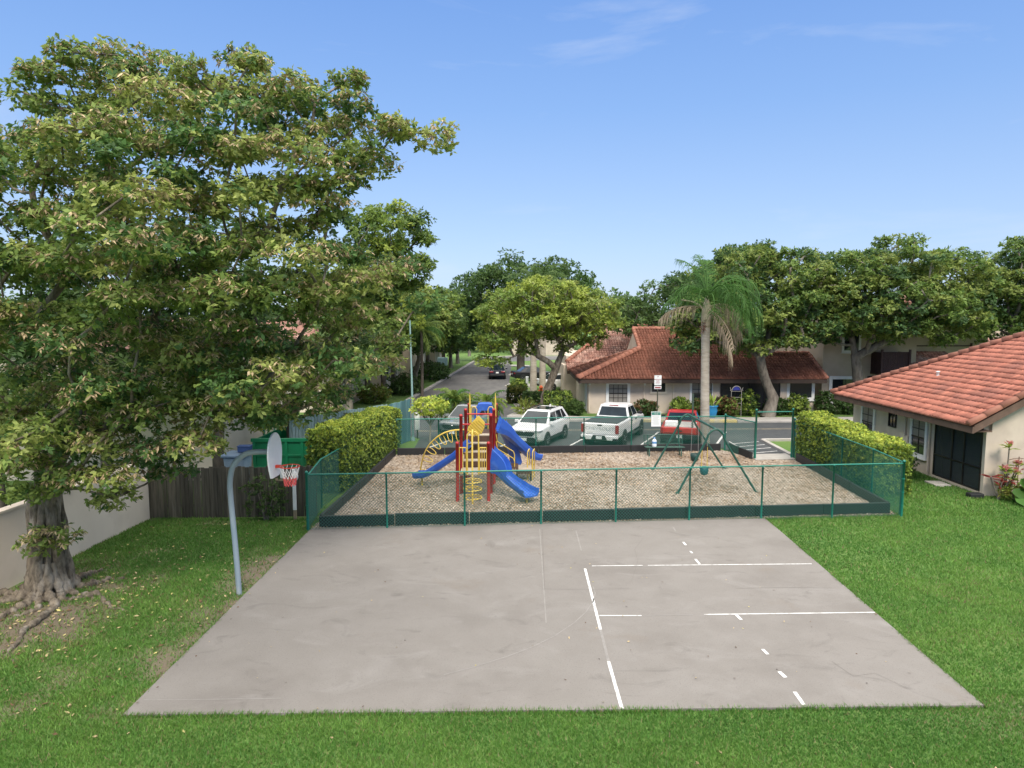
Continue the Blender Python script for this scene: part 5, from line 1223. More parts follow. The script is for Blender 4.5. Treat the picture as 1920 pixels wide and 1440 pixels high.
# white SUV, nose to the camera
hr = hd + math.pi; c, s = math.cos(hr), math.sin(hr)
fx, fy = 1.36, .83; p = (1.72, 34.25)
suv('white parked SUV with black grille facing the play set', (p[0] - (c * fx - s * fy), p[1] - (s * fx + c * fy)), hr, MATS['white_paint'])
suv('dark grey parked SUV half hidden behind the play structure', (-2.35, 37.9), hr + .04, MATS['paint_grey'])
pickup('white pickup truck seen from behind with raised tailgate letters', from_wheel((5.66, 34.42), -1.82, -.90), hd, MATS['white_paint'], 0)
pickup('older red pickup truck with pale bed behind the green bench', (9.15, 36.35), hd + .12, MATS['paint_red'], 1)
sedan('black saloon car driving away up the road', (-1.6, 74.6), R(91), MATS['paint_navy'])
sedan('dark parked car poking out beside the road bushes', (2.3, 71.5), R(14), MATS['paint_black'])
sedan('pale parked car glimpsed behind the multi stemmed tree', (4.6, 62.5), R(20), MATS['white_paint'])
# ================================================================== trees and plants
LO = leafmat('leaf_olive', (.21, .29, .065), (.165, .235, .055)); LY = leafmat('leaf_yellow_green', (.35, .40, .11), (.27, .32, .085)); LD = leafmat('leaf_deep', (.105, .20, .055), (.085, .165, .05))
LT = leafmat('pod_tan', (.52, .40, .24), (.40, .29, .17), tr=.2)
OL = leafmat('oak_light', (.27, .33, .08), (.21, .27, .065)); OM = leafmat('oak_mid', (.18, .27, .06), (.14, .225, .052)); OD = leafmat('oak_deep', (.09, .17, .055), (.075, .145, .05))
CL = leafmat('lime_leaf', (.35, .42, .075), (.28, .35, .065)); CM = leafmat('fern_leaf', (.20, .29, .06), (.16, .24, .05))
DK = leafmat('dark_leaf', (.08, .15, .042), (.065, .13, .038)); DM = leafmat('dark_leaf_mid', (.11, .18, .048), (.09, .155, .042))
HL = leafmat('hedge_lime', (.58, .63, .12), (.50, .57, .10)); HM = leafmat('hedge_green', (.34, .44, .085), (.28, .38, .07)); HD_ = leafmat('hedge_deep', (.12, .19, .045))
GR = leafmat('shrub_green', (.07, .125, .03), (.055, .10, .026)); GY = leafmat('shrub_yellow', (.22, .22, .05)); CR = leafmat('croton_red', (.30, .05, .045), (.2, .03, .03)); PK = leafmat('flower_pink', (.62, .25, .22), (.5, .18, .16)); BG = leafmat('big_leaf', (.085, .20, .035), (.06, .15, .03)); DF = leafmat('dead_frond', (.36, .29, .20), (.28, .22, .15), tr=.1); PF = leafmat('palm_green', (.085, .19, .040), (.06, .145, .032), rough=.7); PY = leafmat('palm_yellow', (.21, .29, .06), (.15, .225, .05)); RC = leafmat('bronze_leaf', (.22, .13, .06), (.12, .10, .04))
def blob(u, v, Y, ru, rv, ry):
    c = at(u, v, Y); k = Y / FPX; return (*c, ru * k, ry, rv * k)
# ---- the big tree at left
hb = [blob(*b) for b in [
    (205, 175, 17, 150, 70, 1.6), (245, 108, 17.2, 62, 32, .9), (140, 130, 17, 70, 34, 1.0), (70, 215, 16.5, 50, 60, 1.2), (430, 160, 16.6, 110, 60, 1.5), (432, 112, 16.6, 66, 26, .9), (560, 200, 16.2, 90, 60, 1.4), (618, 165, 16.2, 52, 30, .8),
    (655, 215, 16.0, 60, 48, 1.0), (785, 243, 15.6, 60, 22, .6), (700, 225, 15.9, 46, 36, .8), (720, 285, 15.8, 50, 30, .7), (655, 320, 16, 66, 66, 1.2), (-10, 270, 17, 50, 70, 1.2),
    (90, 350, 14.8, 130, 90, 1.8), (300, 300, 14.6, 170, 110, 2.0), (510, 330, 14.8, 150, 110, 2.0), (590, 390, 15.4, 90, 70, 1.5),
    (60, 520, 14.4, 130, 110, 2.0), (300, 480, 13.6, 190, 120, 2.2), (520, 500, 14.6, 150, 110, 2.0), (640, 545, 16, 90, 75, 1.5), (735, 575, 17, 62, 50, 1.0), (700, 500, 17, 50, 40, 1.0),
    (60, 690, 15.5, 120, 90, 1.6), (250, 680, 14.8, 160, 100, 1.8), (440, 670, 14.8, 140, 100, 1.8), (590, 680, 15.8, 100, 80, 1.5), (690, 640, 17, 60, 60, 1.0),
    (150, 790, 14.8, 110, 55, 1.1), (330, 790, 15, 120, 55, 1.2), (470, 765, 15.8, 90, 50, 1.0), (595, 735, 16, 60, 48, .9), (240, 880, 14.7, 50, 60, .6), (105, 890, 15.0, 50, 50, .5), (20, 880, 13.2, 42, 55, .6), (100, 990, 15.1, 22, 35, .25), (60, 830, 15, 90, 60, 1.0), (150, 870, 15, 70, 46, .8), (205, 930, 14.7, 34, 44, .5), (190, 835, 15.4, 90, 42, .9), (380, 795, 15.6, 90, 40, .9), (520, 758, 16.2, 70, 34, .9), (735, 520, 17.3, 50, 50, 1.0), (770, 600, 17.3, 46, 34, .8), (690, 710, 17, 56, 46, .9), (645, 745, 16.6, 46, 36, .7), (60, 815, 15.8, 80, 50, .9), (300, 740, 16.4, 160, 60, .9), (500, 720, 16.6, 120, 60, .9), (130, 740, 16.6, 140, 60, .9), (330, 850, 15.6, 40, 40, .6)]]
def roots(mb):
    r = random.Random(6); bx, by = TREE_B
    for a, L_, w in [(-60, 3.3, .09), (-98, 1.6, .10), (-128, 3.2, .11), (-165, 1.6, .10), (-12, 2.4, .07), (25, 1.1, .09), (75, 1.2, .10), (125, 1.2, .10), (-36, 1.2, .08), (-80, 1.2, .08)]:
        p = [(bx + .28 * math.cos(R(a)), by + .28 * math.sin(R(a)), .8), (bx + .38 * math.cos(R(a)), by + .38 * math.sin(R(a)), .36)]; q = a; x, y = bx + .55 * math.cos(R(a)), by + .55 * math.sin(R(a)); p.append((x, y, .10)); n = 11
        for k in range(n):
            q += r.uniform(-34, 34) - (q - a) * .3; x += math.cos(R(q)) * L_ / n; y += math.sin(R(q)) * L_ / n; p.append((x, y, .04 * (1 - k / n) + r.uniform(-.055, .035)))
        P = smooth_path(p, 4); mb.tube(P, [w * (1.3 - 1.0 * i / len(P)) * (1 + .28 * math.sin(i * 1.3 + a) + .12 * math.sin(i * 2.9)) for i in range(len(P))], 8)
    for a, w, top in [(-120, .13, 2.7), (-78, .125, 2.5), (-30, .12, 2.7), (30, .12, 2.6), (150, .14, 2.5), (-160, .12, 2.6), (-98, .075, 2.3), (95, .13, 2.6), (-52, .07, 2.4), (0, .07, 2.2)]:
        p = []
        for k in range(9):
            f = k / 8; rr = .41 - .12 * f ** .5 + .035 * math.sin(k * 1.9 + a); ang = a + 16 * math.sin(f * 4 + a)
            p.append((bx + rr * math.cos(R(ang)), by + rr * math.sin(R(ang)), .02 + top * f))
        mb.tube(smooth_path(p, 3), [w * .88 * (1.45 - .75 * (i / 24) ** .6 + .1 * math.sin(i * .8 + a)) for i in range(25)], 9)
bx, by = TREE_B
tree('shade_tree', 'huge spreading tree with fluted trunk, surface roots and tan seed pods at left', [(bx, by, 0), (bx, by, .7), (bx + .02, by, 1.5), (bx + .06, by, 2.3), (bx + .12, by, 3.0)], [.36, .28, .26, .28, .30], hb, 3, [LO, LY, LD], MATS['bark_pale'], sep=.735, shell=.28, clump=.62,
     ros=78, nl=6, L=.13, W=.064, probs=[.42, .32, .26], cap=900, tip=.014, pods=LT, pod_p=.75, extra_wood=roots, flat=.5, droop=.3, alpha=.3)
# ---- street trees along the left of the road
def simple_tree(name, label, base, forks, tr, blobs, seed, mats, bark='bark_grey', group=None, **k):
    return tree(name, label, [(base[0], base[1], 0)] + forks, tr, [blob(*b) for b in blobs], seed, mats, MATS[bark], group=group, **k)
def st(label, u, v, top, crown, seed, mats, lean=0.0, probs=None, **k):
    x, y = G(u, v); h = crown_base = max(1.4, at(960, top, y)[2])
    kw = dict(sep=1.2, shell=.4, clump=1.0, ros=60, nl=6, L=.32, W=.15, probs=probs, cap=260, tip=.03, flat=.65, alpha=.3); kw.update(k)
    return simple_tree('street_tree', label, (x, y), [(x + lean * .4, y, h * .5), (x + lean, y, h)], [.30, .24, .22], crown, seed, mats, 'bark_grey', 'street trees along the left of the road', **kw)
st('tall bright green street tree rising above the others left of the road', 690, 752, 690, [(735, 430, 50, 70, 48, 3), (715, 500, 50, 80, 50, 3), (690, 580, 50, 90, 60, 3.2), (640, 560, 50, 70, 70, 3)], 21, [CM, DM, CL], probs=[.5, .3, .2], cap=200)
st('low dark street tree with three stems beside the lamp pole', 738, 738, 690, [(730, 600, 56, 80, 50, 2.8), (770, 620, 56, 45, 40, 2.2), (700, 640, 55, 60, 40, 2.5)], 22, [DK, DM])
st('leaning street tree with olive crown behind the lamp pole', 775, 722, 672, [(790, 590, 62, 60, 45, 3), (760, 610, 62, 50, 40, 2.5), (815, 600, 62, 40, 40, 2.5)], 23, [CM, DM, LY], lean=.6, probs=[.4, .4, .2])
st('slim street tree mid way along the left kerb', 802, 708, 665, [(815, 610, 72, 50, 40, 2.8), (835, 600, 73, 36, 42, 2.6)], 24, [DM, DK, CM])
st('street tree with forked trunk past the teal post box', 832, 698, 662, [(835, 585, 82, 45, 35, 3), (850, 620, 82, 40, 40, 2.8)], 25, [CM, DM])
st('broad dark street tree on the lawn at the far bend', 880, 668, 640, [(868, 600, 104, 50, 38, 4), (895, 625, 104, 36, 30, 3)], 26, [DK, DM])
st('small bent street tree in front of the townhouse wall', 655, 775, 715, [(650, 660, 47, 60, 50, 2.4), (690, 670, 47, 40, 35, 2)], 27, [DM, LO])
st('dark street tree beside the far townhouse wall', 858, 682, 650, [(858, 630, 92, 34, 34, 3), (845, 600, 92, 30, 30, 3)], 28, [DK, DM])
st('rounded green street tree above the small bent one by the townhouse', 720, 735, 690, [(800, 575, 66, 60, 40, 3), (770, 560, 66, 50, 36, 3), (820, 600, 66, 40, 34, 2.6)], 29, [CM, DM, CL])
st('deep green street tree filling the row before the far bend', 845, 690, 655, [(840, 580, 88, 40, 30, 3.5), (815, 590, 86, 36, 34, 3), (862, 590, 90, 34, 30, 3)], 30, [DM, DK, CM])
# ---- second tree behind the board fence and dark trees on the left
simple_tree('yard_tree', 'dark trunked tree standing behind the skip and board fence', (-9.6, 29.5), [(-9.65, 29.5, 1.6), (-9.5, 29.5, 3.0)], [.24, .2, .18], [(560, 700, 29, 110, 60, 2.2), (640, 660, 29, 90, 60, 2.2), (470, 690, 29, 90, 60, 2), (610, 745, 29, 60, 40, 1.6)], 31, [LO, DM, LY], 'bark_dark', sep=1.0, clump=.75, ros=26, L=.22, W=.10, cap=190, probs=[.4, .4, .2], pods=LT, pod_p=.3)
for i, (u, v, Y, lab) in enumerate([(-20, 700, 23.0, 'dark leafy tree at the far left beyond the garden wall'), (190, 690, 24.0, 'dark leafy tree behind the big trunk beyond the garden wall'), (400, 640, 25.2, 'dark leafy tree behind the crown above the pink house wall')]):
    x = at(u, v, Y)[0]
    simple_tree('background_tree', lab, (x, Y), [(x, Y, 1.4), (x + .1, Y, 2.6)], [.24, .2, .18], [(u, v - 30, Y, 130, 80, 2), (u + 20, v - 150, Y, 120, 90, 2.2), (u - 10, v + 60, Y, 110, 50, 1.6)], 40 + i, [DK, DM, GR], 'bark_dark', sep=1.0, clump=.85, ros=44, L=.24, W=.11, cap=260, group='dark trees beyond the garden wall')
# ---- centre: light green multi-stem tree, dark canopy behind
cb = G(1022, 772)
simple_tree('shade_tree', 'light green spreading tree with many bare stems left of the long house', cb, [(cb[0], cb[1], .5), (cb[0] + .03, cb[1], 1.1)], [.42, .36, .36], [(960, 585, 47, 66, 45, 3), (1020, 560, 47, 85, 40, 3.4), (1090, 580, 47, 66, 45, 3.2), (1020, 600, 47, 100, 36, 3.4), (930, 625, 47, 36, 36, 2.2), (1110, 612, 47, 46, 36, 2.6), (1060, 632, 47.5, 40, 24, 2), (928, 662, 46.6, 32, 28, 1.8), (985, 636, 46.8, 40, 24, 2), (1135, 590, 47.5, 30, 30, 2)], 51, [CL, CM, LY], 'bark_pale', sep=.9, shell=.5, clump=.78, ros=42, L=.24, W=.105, cap=420, probs=[.5, .35, .15], flat=.5, tip=.028)
simple_tree('background_tree', 'large dark green domed tree behind the light green tree', (1.0, 78), [(1.0, 78, 3), (1.2, 78, 5)], [.5, .45, .4], [(985, 525, 78, 110, 46, 6), (920, 560, 78, 62, 60, 5), (1065, 540, 78, 52, 46, 5), (885, 600, 78, 34, 50, 4), (1000, 580, 78, 110, 40, 5)], 52, [DM, DK], 'bark_dark', sep=1.7, clump=1.4, ros=60, L=.36, W=.17, cap=260, group='dark trees on the skyline')
simple_tree('background_tree', 'dark green tree between the two terracotta roofs and the palm', (9.9, 55), [(9.9, 55, 2.5), (9.9, 55, 4)], [.4, .35, .3], [(1200, 585, 55.5, 56, 36, 2.6), (1250, 575, 56, 50, 44, 3), (1168, 592, 55, 30, 40, 2), (1174, 622, 54.6, 14, 22, 1.0), (1270, 545, 57, 36, 22, 2.5)], 53, [DK, DM], 'bark_dark', sep=1.4, clump=1.2, ros=50, L=.32, W=.15, cap=170, group='dark trees on the skyline')
crownspots = []
for i, (u, lab) in enumerate([(1000, 'pale royal palm trunk nearer the white marker post'), (1018, 'pale royal palm trunk just right of its twin')]):
    x, y = at(u, 745, 58)[0], 58 + i
    t = thing('royal_palm', lab, 'palm tree', (x, y, 0), 0, 'royal palms by the road')
    MB().lathe([(.34, 0), (.30, .6), (.26, 3), (.28, 5), (.2, 7), (.17, 9.5)], (x, y, 0), 12).build('trunk', MATS['palm_bark'], t)
    rng = np.random.default_rng(60 + i); c = np.array([[x, y, 9.6 + .2 * i]]); crownspots.append((t, x, y, 9.5 + .2 * i))
# ---- right hand oaks
def oak(label, b, h, lean, blobs, seed, **k):
    kw = dict(sep=.95, shell=.5, clump=.82, ros=58, L=.235, W=.115, cap=460, probs=[.42, .33, .25], flat=.62, tip=.03, alpha=.3); kw.update(k)
    return simple_tree('oak_tree', label, b, [(b[0] + lean * .5, b[1], h * .5), (b[0] + lean, b[1], h)], [.50, .40, .36], blobs, seed, [OL, OM, OD], 'bark_grey', 'oak trees before the houses on the right', **kw)
oak('oak with pale leaning forked trunk in front of the dark porch screen', (at(1440, 776, 44.7)[0], 44.7), 1.3, .3, [(1330, 590, 44.5, 64, 50, 2.8), (1420, 500, 45.5, 70, 36, 3), (1480, 520, 45.5, 72, 46, 3), (1440, 570, 45, 100, 50, 3.2), (1500, 600, 45, 60, 46, 2.8), (1450, 618, 44.8, 80, 34, 2.4), (1300, 632, 44.5, 40, 32, 1.8), (1390, 640, 44.5, 38, 24, 1.6), (1530, 560, 45.5, 40, 50, 2.4)], 71)
oak('widest oak with low forked trunk before the beige two storey block', (at(1610, 762, 46.2)[0], 46.2), 2.2, -.1, [(1610, 510, 46, 90, 40, 3.2), (1690, 490, 46, 80, 40, 3), (1760, 520, 46, 80, 50, 3), (1600, 570, 45.5, 90, 60, 3.2), (1700, 570, 45, 110, 60, 3.2), (1800, 580, 46, 60, 50, 2.8), (1650, 604, 45.5, 100, 34, 2.6), (1560, 606, 46, 46, 34, 2), (1750, 608, 45.5, 70, 34, 2.2), (1840, 545, 47, 36, 40, 2)], 72, cap=380)
oak('bluish green tall tree at the right edge behind the near house roof', (34, 47), 2.4, 0, [(1900, 500, 47, 46, 50, 2.4), (1890, 570, 47, 56, 50, 2.8), (1930, 540, 47, 70, 90, 3), (1890, 625, 47, 50, 30, 2.4), (1905, 465, 47, 30, 22, 1.4)], 73, probs=[.25, .4, .35])
oak('dark crowned oak behind the red roof and the palm', (13.5, 60), 3, 0, [(1400, 490, 60, 60, 26, 3), (1340, 550, 60, 60, 50, 3.5), (1290, 545, 60, 40, 30, 2.6)], 74, L=.3, W=.15, probs=[.15, .4, .45])
# ---- far wood closing the horizon
def far_wood():
    rng = np.random.default_rng(90); n = 2600; x = rng.uniform(-150, 190, n); y = rng.uniform(128, 150, n) ; h = 7.5 + 2.0 * np.sin(x * .11) + 1.4 * np.sin(x * .31 + 1)
    P = np.stack([x, y, rng.uniform(.3, 1, n) ** .7 * h], 1)
    P = np.repeat(P, 8, 0) + rng.normal(0, .9, (n * 8, 3)); V, F = rosettes(rng, P, np.tile([0, -.3, 1.0], (len(P), 1)) + rng.normal(0, .4, P.shape), 3, 1.0, .6, (.5, 1.5), .1)
    o = np_mesh('far_wood', V, F, rng.choice(2, len(F)), [DK, DM]); tag(o, 'far line of trees closing the horizon', 'wood', kind='stuff')
far_wood()
# ---- palms
def frond(root, c, az, el, L_, dr, seed, mats, leaf=.62, width=.05, n=34, dead=False):
    r = random.Random(seed); mb = MB(); p = Vector(c); pts = [p.copy()]; e = el; steps = 12; a = az
    for k in range(steps):
        e -= dr / steps * (0.4 + 1.2 * k / steps); d = Vector((math.cos(e) * math.cos(a), math.cos(e) * math.sin(a), math.sin(e))); p = p + d * (L_ / steps); pts.append(p.copy())
    mb.tube(pts, [.035 * (1 - .8 * i / steps) + .006 for i in range(steps + 1)], 5, mi=0)
    for k in range(n):
        f = .14 + .86 * k / n; i = min(int(f * steps), steps - 1); q = pts[i] + (pts[i + 1] - pts[i]) * (f * steps - i); d = (pts[i + 1] - pts[i]).normalized()
        s0 = d.cross(Vector((0, 0, 1))); s0 = s0.normalized() if s0.length > .05 else Vector((1, 0, 0))
        ll = leaf * r.uniform(.75, 1.1) * (math.sin(math.pi * (f * .85 + .12)) * .8 + .2)
        for s in (-1, 1):
            v = (s0 * s * r.uniform(.55, .95) + d * r.uniform(.35, .8) + Vector((0, 0, r.uniform(-.2, .35)))).normalized(); g = r.uniform(.3, 1.5) * (1.6 if dead else 1)
            m1 = q + v * ll * .5 - Vector((0, 0, ll * .12 * g)); m2 = q + v * ll * .78 - Vector((0, 0, ll * (.72 if L_ > 2.2 else .5) * g)); w = (d * .8 + Vector((0, 0, .5))).normalized() * width
            mb.add([q - w * .4, q + w * .4, m1 + w * .5, m1 - w * .5, m2], [(0, 1, 2, 3), (3, 2, 4)], 1)
    return mb.build('frond', mats, root)
for (t, x, y, z) in crownspots:
    for k in range(11): frond(t, (x, y, z), k * 2.4, R(75 - 6.5 * k), 2.6, 1.6, 900 + k, [DM, DM], leaf=.7, width=.06, n=26)
px, py = 9.65, 33.7
pm = thing('palm_tree', 'tall palm with ringed pale trunk and windblown drooping fronds', 'palm tree', (px, py, 0))
ptop = Vector((px - .12, py, 6.35))
MB().tube(smooth_path([(px + .02, py, 0), (px, py, .5), (px - .06, py, 2.5), (px - .10, py, 4.6), (px - .12, py, 6.3), (px - .14, py, 6.6)], 5), [.27, .26, .25, .24, .235, .23, .225, .22, .22, .215, .21, .21, .205, .20, .20, .20, .20, .205, .21, .215, .22, .22, .20, .18, .15, .12], 14).build('trunk', MATS['palm_bark'], pm)
MB().tube([ptop + Vector((0, 0, -.3)), ptop + Vector((0, 0, .2)), ptop + Vector((.02, 0, .75)), ptop + Vector((.04, 0, 1.25))], [.22, .25, .2, .1], 12).build('crownshaft', mat('crownshaft', (.36, .31, .24), (.22, .2, .12), scale=4, rough=.8), pm)
mb = MB(); r = random.Random(2)
for k in range(40): q = ptop + Vector((-.16 + r.uniform(-.14, .1), -.15 + r.uniform(-.1, .05), -.15 + r.uniform(-.3, .2))); mb.tube([q, q + Vector((r.uniform(-.12, .12), -.1, r.uniform(-.2, .05)))], .018, 4)
mb.build('old_flower_stalks', mat('dry_stalk', (.22, .13, .10), (.14, .08, .06), rough=.9), pm)
fc = ptop + Vector((.04, 0, 1.0))
for i, (a, e, L_, dr, dead) in enumerate([(80, 84, 3.1, 1.5, 0), (20, 72, 3.3, 2.0, 0), (-20, 66, 3.4, 2.3, 0), (0, 46, 3.4, 2.0, 0), (-6, 36, 3.6, 2.7, 0), (-30, 42, 3.3, 2.9, 0), (8, 58, 3.3, 2.4, 0), (95, 80, 3.0, 1.0, 0), (140, 82, 2.9, 1.3, 0), (-8, 26, 3.6, 1.9, 0), (25, 34, 3.2, 1.8, 0), (-50, 50, 3.2, 2.5, 0), (-75, 62, 3.0, 2.7, 0), (-60, 22, 3.2, 2.0, 0), (-95, 40, 2.8, 2.6, 0), (110, 60, 2.8, 2.0, 0), (150, 62, 2.4, 2.2, 0), (175, 30, 2.5, 1.4, 0), (60, 50, 3.0, 2.0, 0), (-35, 5, 3.3, 1.6, 0), (-120, 58, 2.4, 2.6, 0), (190, 70, 2.2, 2.4, 0), (-10, 12, 2.6, 2.4, 1), (-65, -20, 2.9, 1.1, 1), (-20, -50, 3.0, .6, 1), (172, 14, 2.5, 1.2, 1), (-40, 30, 2.6, 2.9, 1)]):
    frond(pm, fc - Vector((0, 0, .35 if dead else 0)), R(a), R(e), L_, dr * (1.0 if dead or e > 75 else 1.22), 100 + i, [DF if dead else PF, DF if dead else PF], leaf=1.05 if not dead else .8, dead=bool(dead), n=42, width=.030)
mb = MB(); mb.tube(smooth_path([ptop + Vector((-.1, 0, .2)), ptop + Vector((-.25, -.05, .7)), ptop + Vector((-.7, -.1, .95)), ptop + Vector((-1.25, -.1, 1.05))], 5), .04, 6); mb.build('bare_stalk', MATS['crownshaft'], pm)
def small_palm(label, x, y, h, seed, L_=1.5, mats=None, tilt=1.0):
    t = thing('dwarf_palm', label, 'palm', (x, y, 0), 0, 'dwarf date palms'); r = random.Random(seed)
    MB().tube([(x, y, 0), (x + .03, y, h * .5), (x, y, h)], [.13, .11, .10], 9).build('trunk', MATS['bark_dark'], t)
    for k in range(34):
        f = k / 34; frond(t, (x, y, h), k * 2.4, R(82 - 105 * f + r.uniform(-6, 6)), L_ * r.uniform(.85, 1.1), 1.5 + r.uniform(0, .6), seed * 50 + k, [PY, PY] if k % 3 else [PF, PF], leaf=.42, width=.042, n=34)
x, y = at(852, 800, 40)[:2]; small_palm('dwarf date palm behind the left posts of the play structure', x, y, 1.6, 7)
x, y = at(912, 800, 40)[:2]; small_palm('dwarf date palm behind the blue hood of the play structure', x, y, 1.3, 8)
x, y = at(790, 625, 53)[:2]; small_palm('droopy palm among the street trees by the lamp pole', x, y, 5.6, 9, 2.6)
# ---- hedges
def hedge(label, A, B, hw, hA, hB, seed, n=5200, L_=.085, W_=.05):
    rng = np.random.default_rng(seed); A, B = np.array(A), np.array(B); d = B - A; Ln = np.linalg.norm(d); d = d / Ln; s = np.array([d[1], -d[0]])
    t = thing('hedge', label, 'hedge', (A[0], A[1], 0), 0, 'clipped hedges beside the playground')
    u = rng.uniform(0, 1, n); w = rng.uniform(-1, 1, n); z = rng.uniform(.04, 1, n); f = rng.choice(5, n, p=[.30, .30, .26, .07, .07]); inn = 1 - np.abs(rng.normal(0, .10, n))
    deep = rng.random(n) < .12
    ax = np.zeros((n, 3)); ax[:, 2] = .35
    for k, (arr, val) in enumerate(((w, 1), (w, -1), (z, 1), (u, 0), (u, 1))):
        m = (f == k) & ~deep
        if k < 2: w[m] = val * inn[m]; ax[m, 0] += s[0] * val; ax[m, 1] += s[1] * val
        elif k == 2: z[m] = inn[m]; ax[m, 2] += 1
        else: u[m] = abs(val - (1 - inn[m]) * .25); ax[m, 0] += d[0] * (2 * val - 1); ax[m, 1] += d[1] * (2 * val - 1)
    lump = 1 + .045 * np.sin(u * Ln * 1.9 + seed) + .03 * np.sin(u * Ln * 4.1 + w * 2 + z * 5)
    rnd = 1 - .09 * np.clip((z - .78) / .22, 0, 1) ** 2 - .10 * np.clip((.35 - z) / .35, 0, 1)
    h = hA + (hB - hA) * u; zz = z * h * (1 + .022 * np.sin(u * Ln * 2.3 + seed * 2) + .015 * np.sin(w * 4 + u * Ln * 5)) * (1 - .03 * np.abs(w) ** 4)
    pos = A[None] + d[None] * (u * Ln)[:, None] + s[None] * (w * hw * lump * rnd)[:, None]
    P = np.stack([pos[:, 0], pos[:, 1], zz], 1)
    V, F = rosettes(rng, P, ax + rng.normal(0, .35, P.shape), 7, L_, W_, (.3, 1.5), .05); V[:, 2] = np.maximum(V[:, 2], .02)
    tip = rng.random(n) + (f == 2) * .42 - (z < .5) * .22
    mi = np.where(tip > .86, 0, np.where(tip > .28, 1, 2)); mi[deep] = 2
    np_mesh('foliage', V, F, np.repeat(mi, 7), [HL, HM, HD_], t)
    mb = MB(); r = random.Random(seed)
    for k in range(int(Ln * 2.2)):
        q = A + d * (k + .5) / 2.2; q = q + s * r.uniform(-.3, .3) * hw; mb.tube([(q[0], q[1], 0), (q[0] + r.uniform(-.1, .1), q[1], .7), (q[0] + r.uniform(-.3, .3), q[1] + r.uniform(-.2, .2), hA * .8)], [.035, .025, .01], 5)
    mb.build('stems', MATS['bark_grey'], t)
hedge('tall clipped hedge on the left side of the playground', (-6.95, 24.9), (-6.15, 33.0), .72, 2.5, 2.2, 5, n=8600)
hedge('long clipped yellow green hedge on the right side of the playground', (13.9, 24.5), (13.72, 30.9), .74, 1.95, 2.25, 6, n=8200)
# ---- shrubs and small plants
bush('shrub', 'dark round shrub between the right hedge and the house meter pipes', (15.75, 27.6, .75), (.75, .8, .8), 12, [DM, DK], 'shrub', n=500, L=.11, W=.06)
bush('clipped_shrub', 'yellow topped block shrub at the road corner', (*at(968, 740, 52.5)[:2], .62), (.62, .6, .62), 13, [GY, GR], 'shrub', n=420, L=.2, W=.1, box=True)
bush('shrub', 'low green shrub behind the yellow topped block shrub', (*at(972, 715, 60)[:2], .55), (.75, .7, .55), 14, [HM, GR], 'shrub', n=320, L=.2, W=.1)
bush('clipped_shrub', 'dark block shrub left of the light green tree trunk', (*at(1000, 742, 50.5)[:2], .5), (.66, .6, .5), 15, [DM, DK], 'shrub', n=420, L=.17, W=.09, box=True)
bush('clipped_shrub', 'mid green block shrub right of the light green tree trunk', (*at(1046, 750, 46.4)[:2], .75), (.86, .7, .75), 16, [HM, GR], 'shrub', n=560, L=.16, W=.08, box=True)
bush('shrub', 'loose dark shrub against the corner of the long house', (*at(1078, 765, 45.6)[:2], .5), (.6, .6, .5), 17, [GR, DM], 'shrub', n=420, L=.18, W=.06)
bush('spiky_plant', 'spiky yellow plant on the kerb corner', (*at(985, 775, 45.6)[:2], .45), (.5, .5, .45), 18, [GY, HM], 'plant', n=60, L=.6, W=.06, nl=5, stem=False, droop=.3)
bush('shrub', 'sparse greyish shrub beside the spiky yellow plant', (*at(1008, 780, 45.2)[:2], .4), (.7, .5, .4), 19, [RC, DM], 'shrub', n=150, L=.16, W=.07)
for i, (u, v, Y, rx, rz, ms, lab) in enumerate([(1165, 770, 45.7, 1.2, .3, [DM, DK], 'low dark shrub under the window behind the white truck'), (1210, 770, 45.5, .85, .5, [DK, RC], 'dark shrub left of the parking sign'), (1276, 760, 45.8, .65, .6, [HM, CM], 'bright green shrub behind the red truck roof'), (1308, 772, 45.5, .4, .55, [RC, DM], 'bronze leaved shrub left of the palm trunk'), (1356, 762, 45.5, .55, .65, [RC, GR], 'croton shrub right of the palm trunk'), (1371, 760, 44.6, .45, .62, [CM, RC], 'feathery plant before the dark porch screen'), (1403, 765, 45.4, .65, .85, [HM, GR], 'round green shrub left of the leaning oak trunk'), (1456, 770, 45.7, .8, .6, [DK, GR], 'dark shrub right of the leaning oak trunk'), (1495, 762, 45.6, .8, .7, [GR, HM], 'green shrub under the right hand house window'), (1552, 758, 46, .8, .8, [DK, GR], 'dark shrub beneath the wide white framed window'), (1590, 765, 46, .7, .7, [DK, GR], 'dark shrub behind the tall right hedge')]):
    c = at(u, v, Y); bush('shrub', lab, (c[0], Y, rz), (rx, .6, rz), 200 + i, ms, 'shrub', 'shrubs before the long house', n=int(260 * rx + 120), L=.17, W=.085)
bush('shrub', 'ferny clump under the street trees on the left verge', (*at(700, 745, 52)[:2], .7), (1.2, .8, .7), 230, [GY, CM], 'shrub', n=240, L=.3, W=.1)
bush('shrub', 'dark ferny clump by the townhouse wall on the left verge', (*at(760, 725, 58)[:2], .8), (1.6, 1.2, .9), 231, [DM, GR], 'shrub', n=260, L=.3, W=.12)
bush('shrub', 'dark shrub line farther up the left verge', (*at(810, 702, 72)[:2], .9), (2.0, 3, 1.0), 232, [DK, GR], 'shrub', n=260, L=.34, W=.15)
bush('shrub', 'climbing weed against the dark board fence', (-7.95, 21.55, .75), (.75, .18, .75), 233, [DM, GR], 'shrub', n=150, L=.11, W=.05)
bush('shrub', 'brown and green heap of plants above the skip', (-8.6, 31.5, 1.9), (1.0, .8, .5), 234, [RC, CM], 'shrub', n=200, L=.2, W=.09)
sx_, sy_ = G(803, 838)
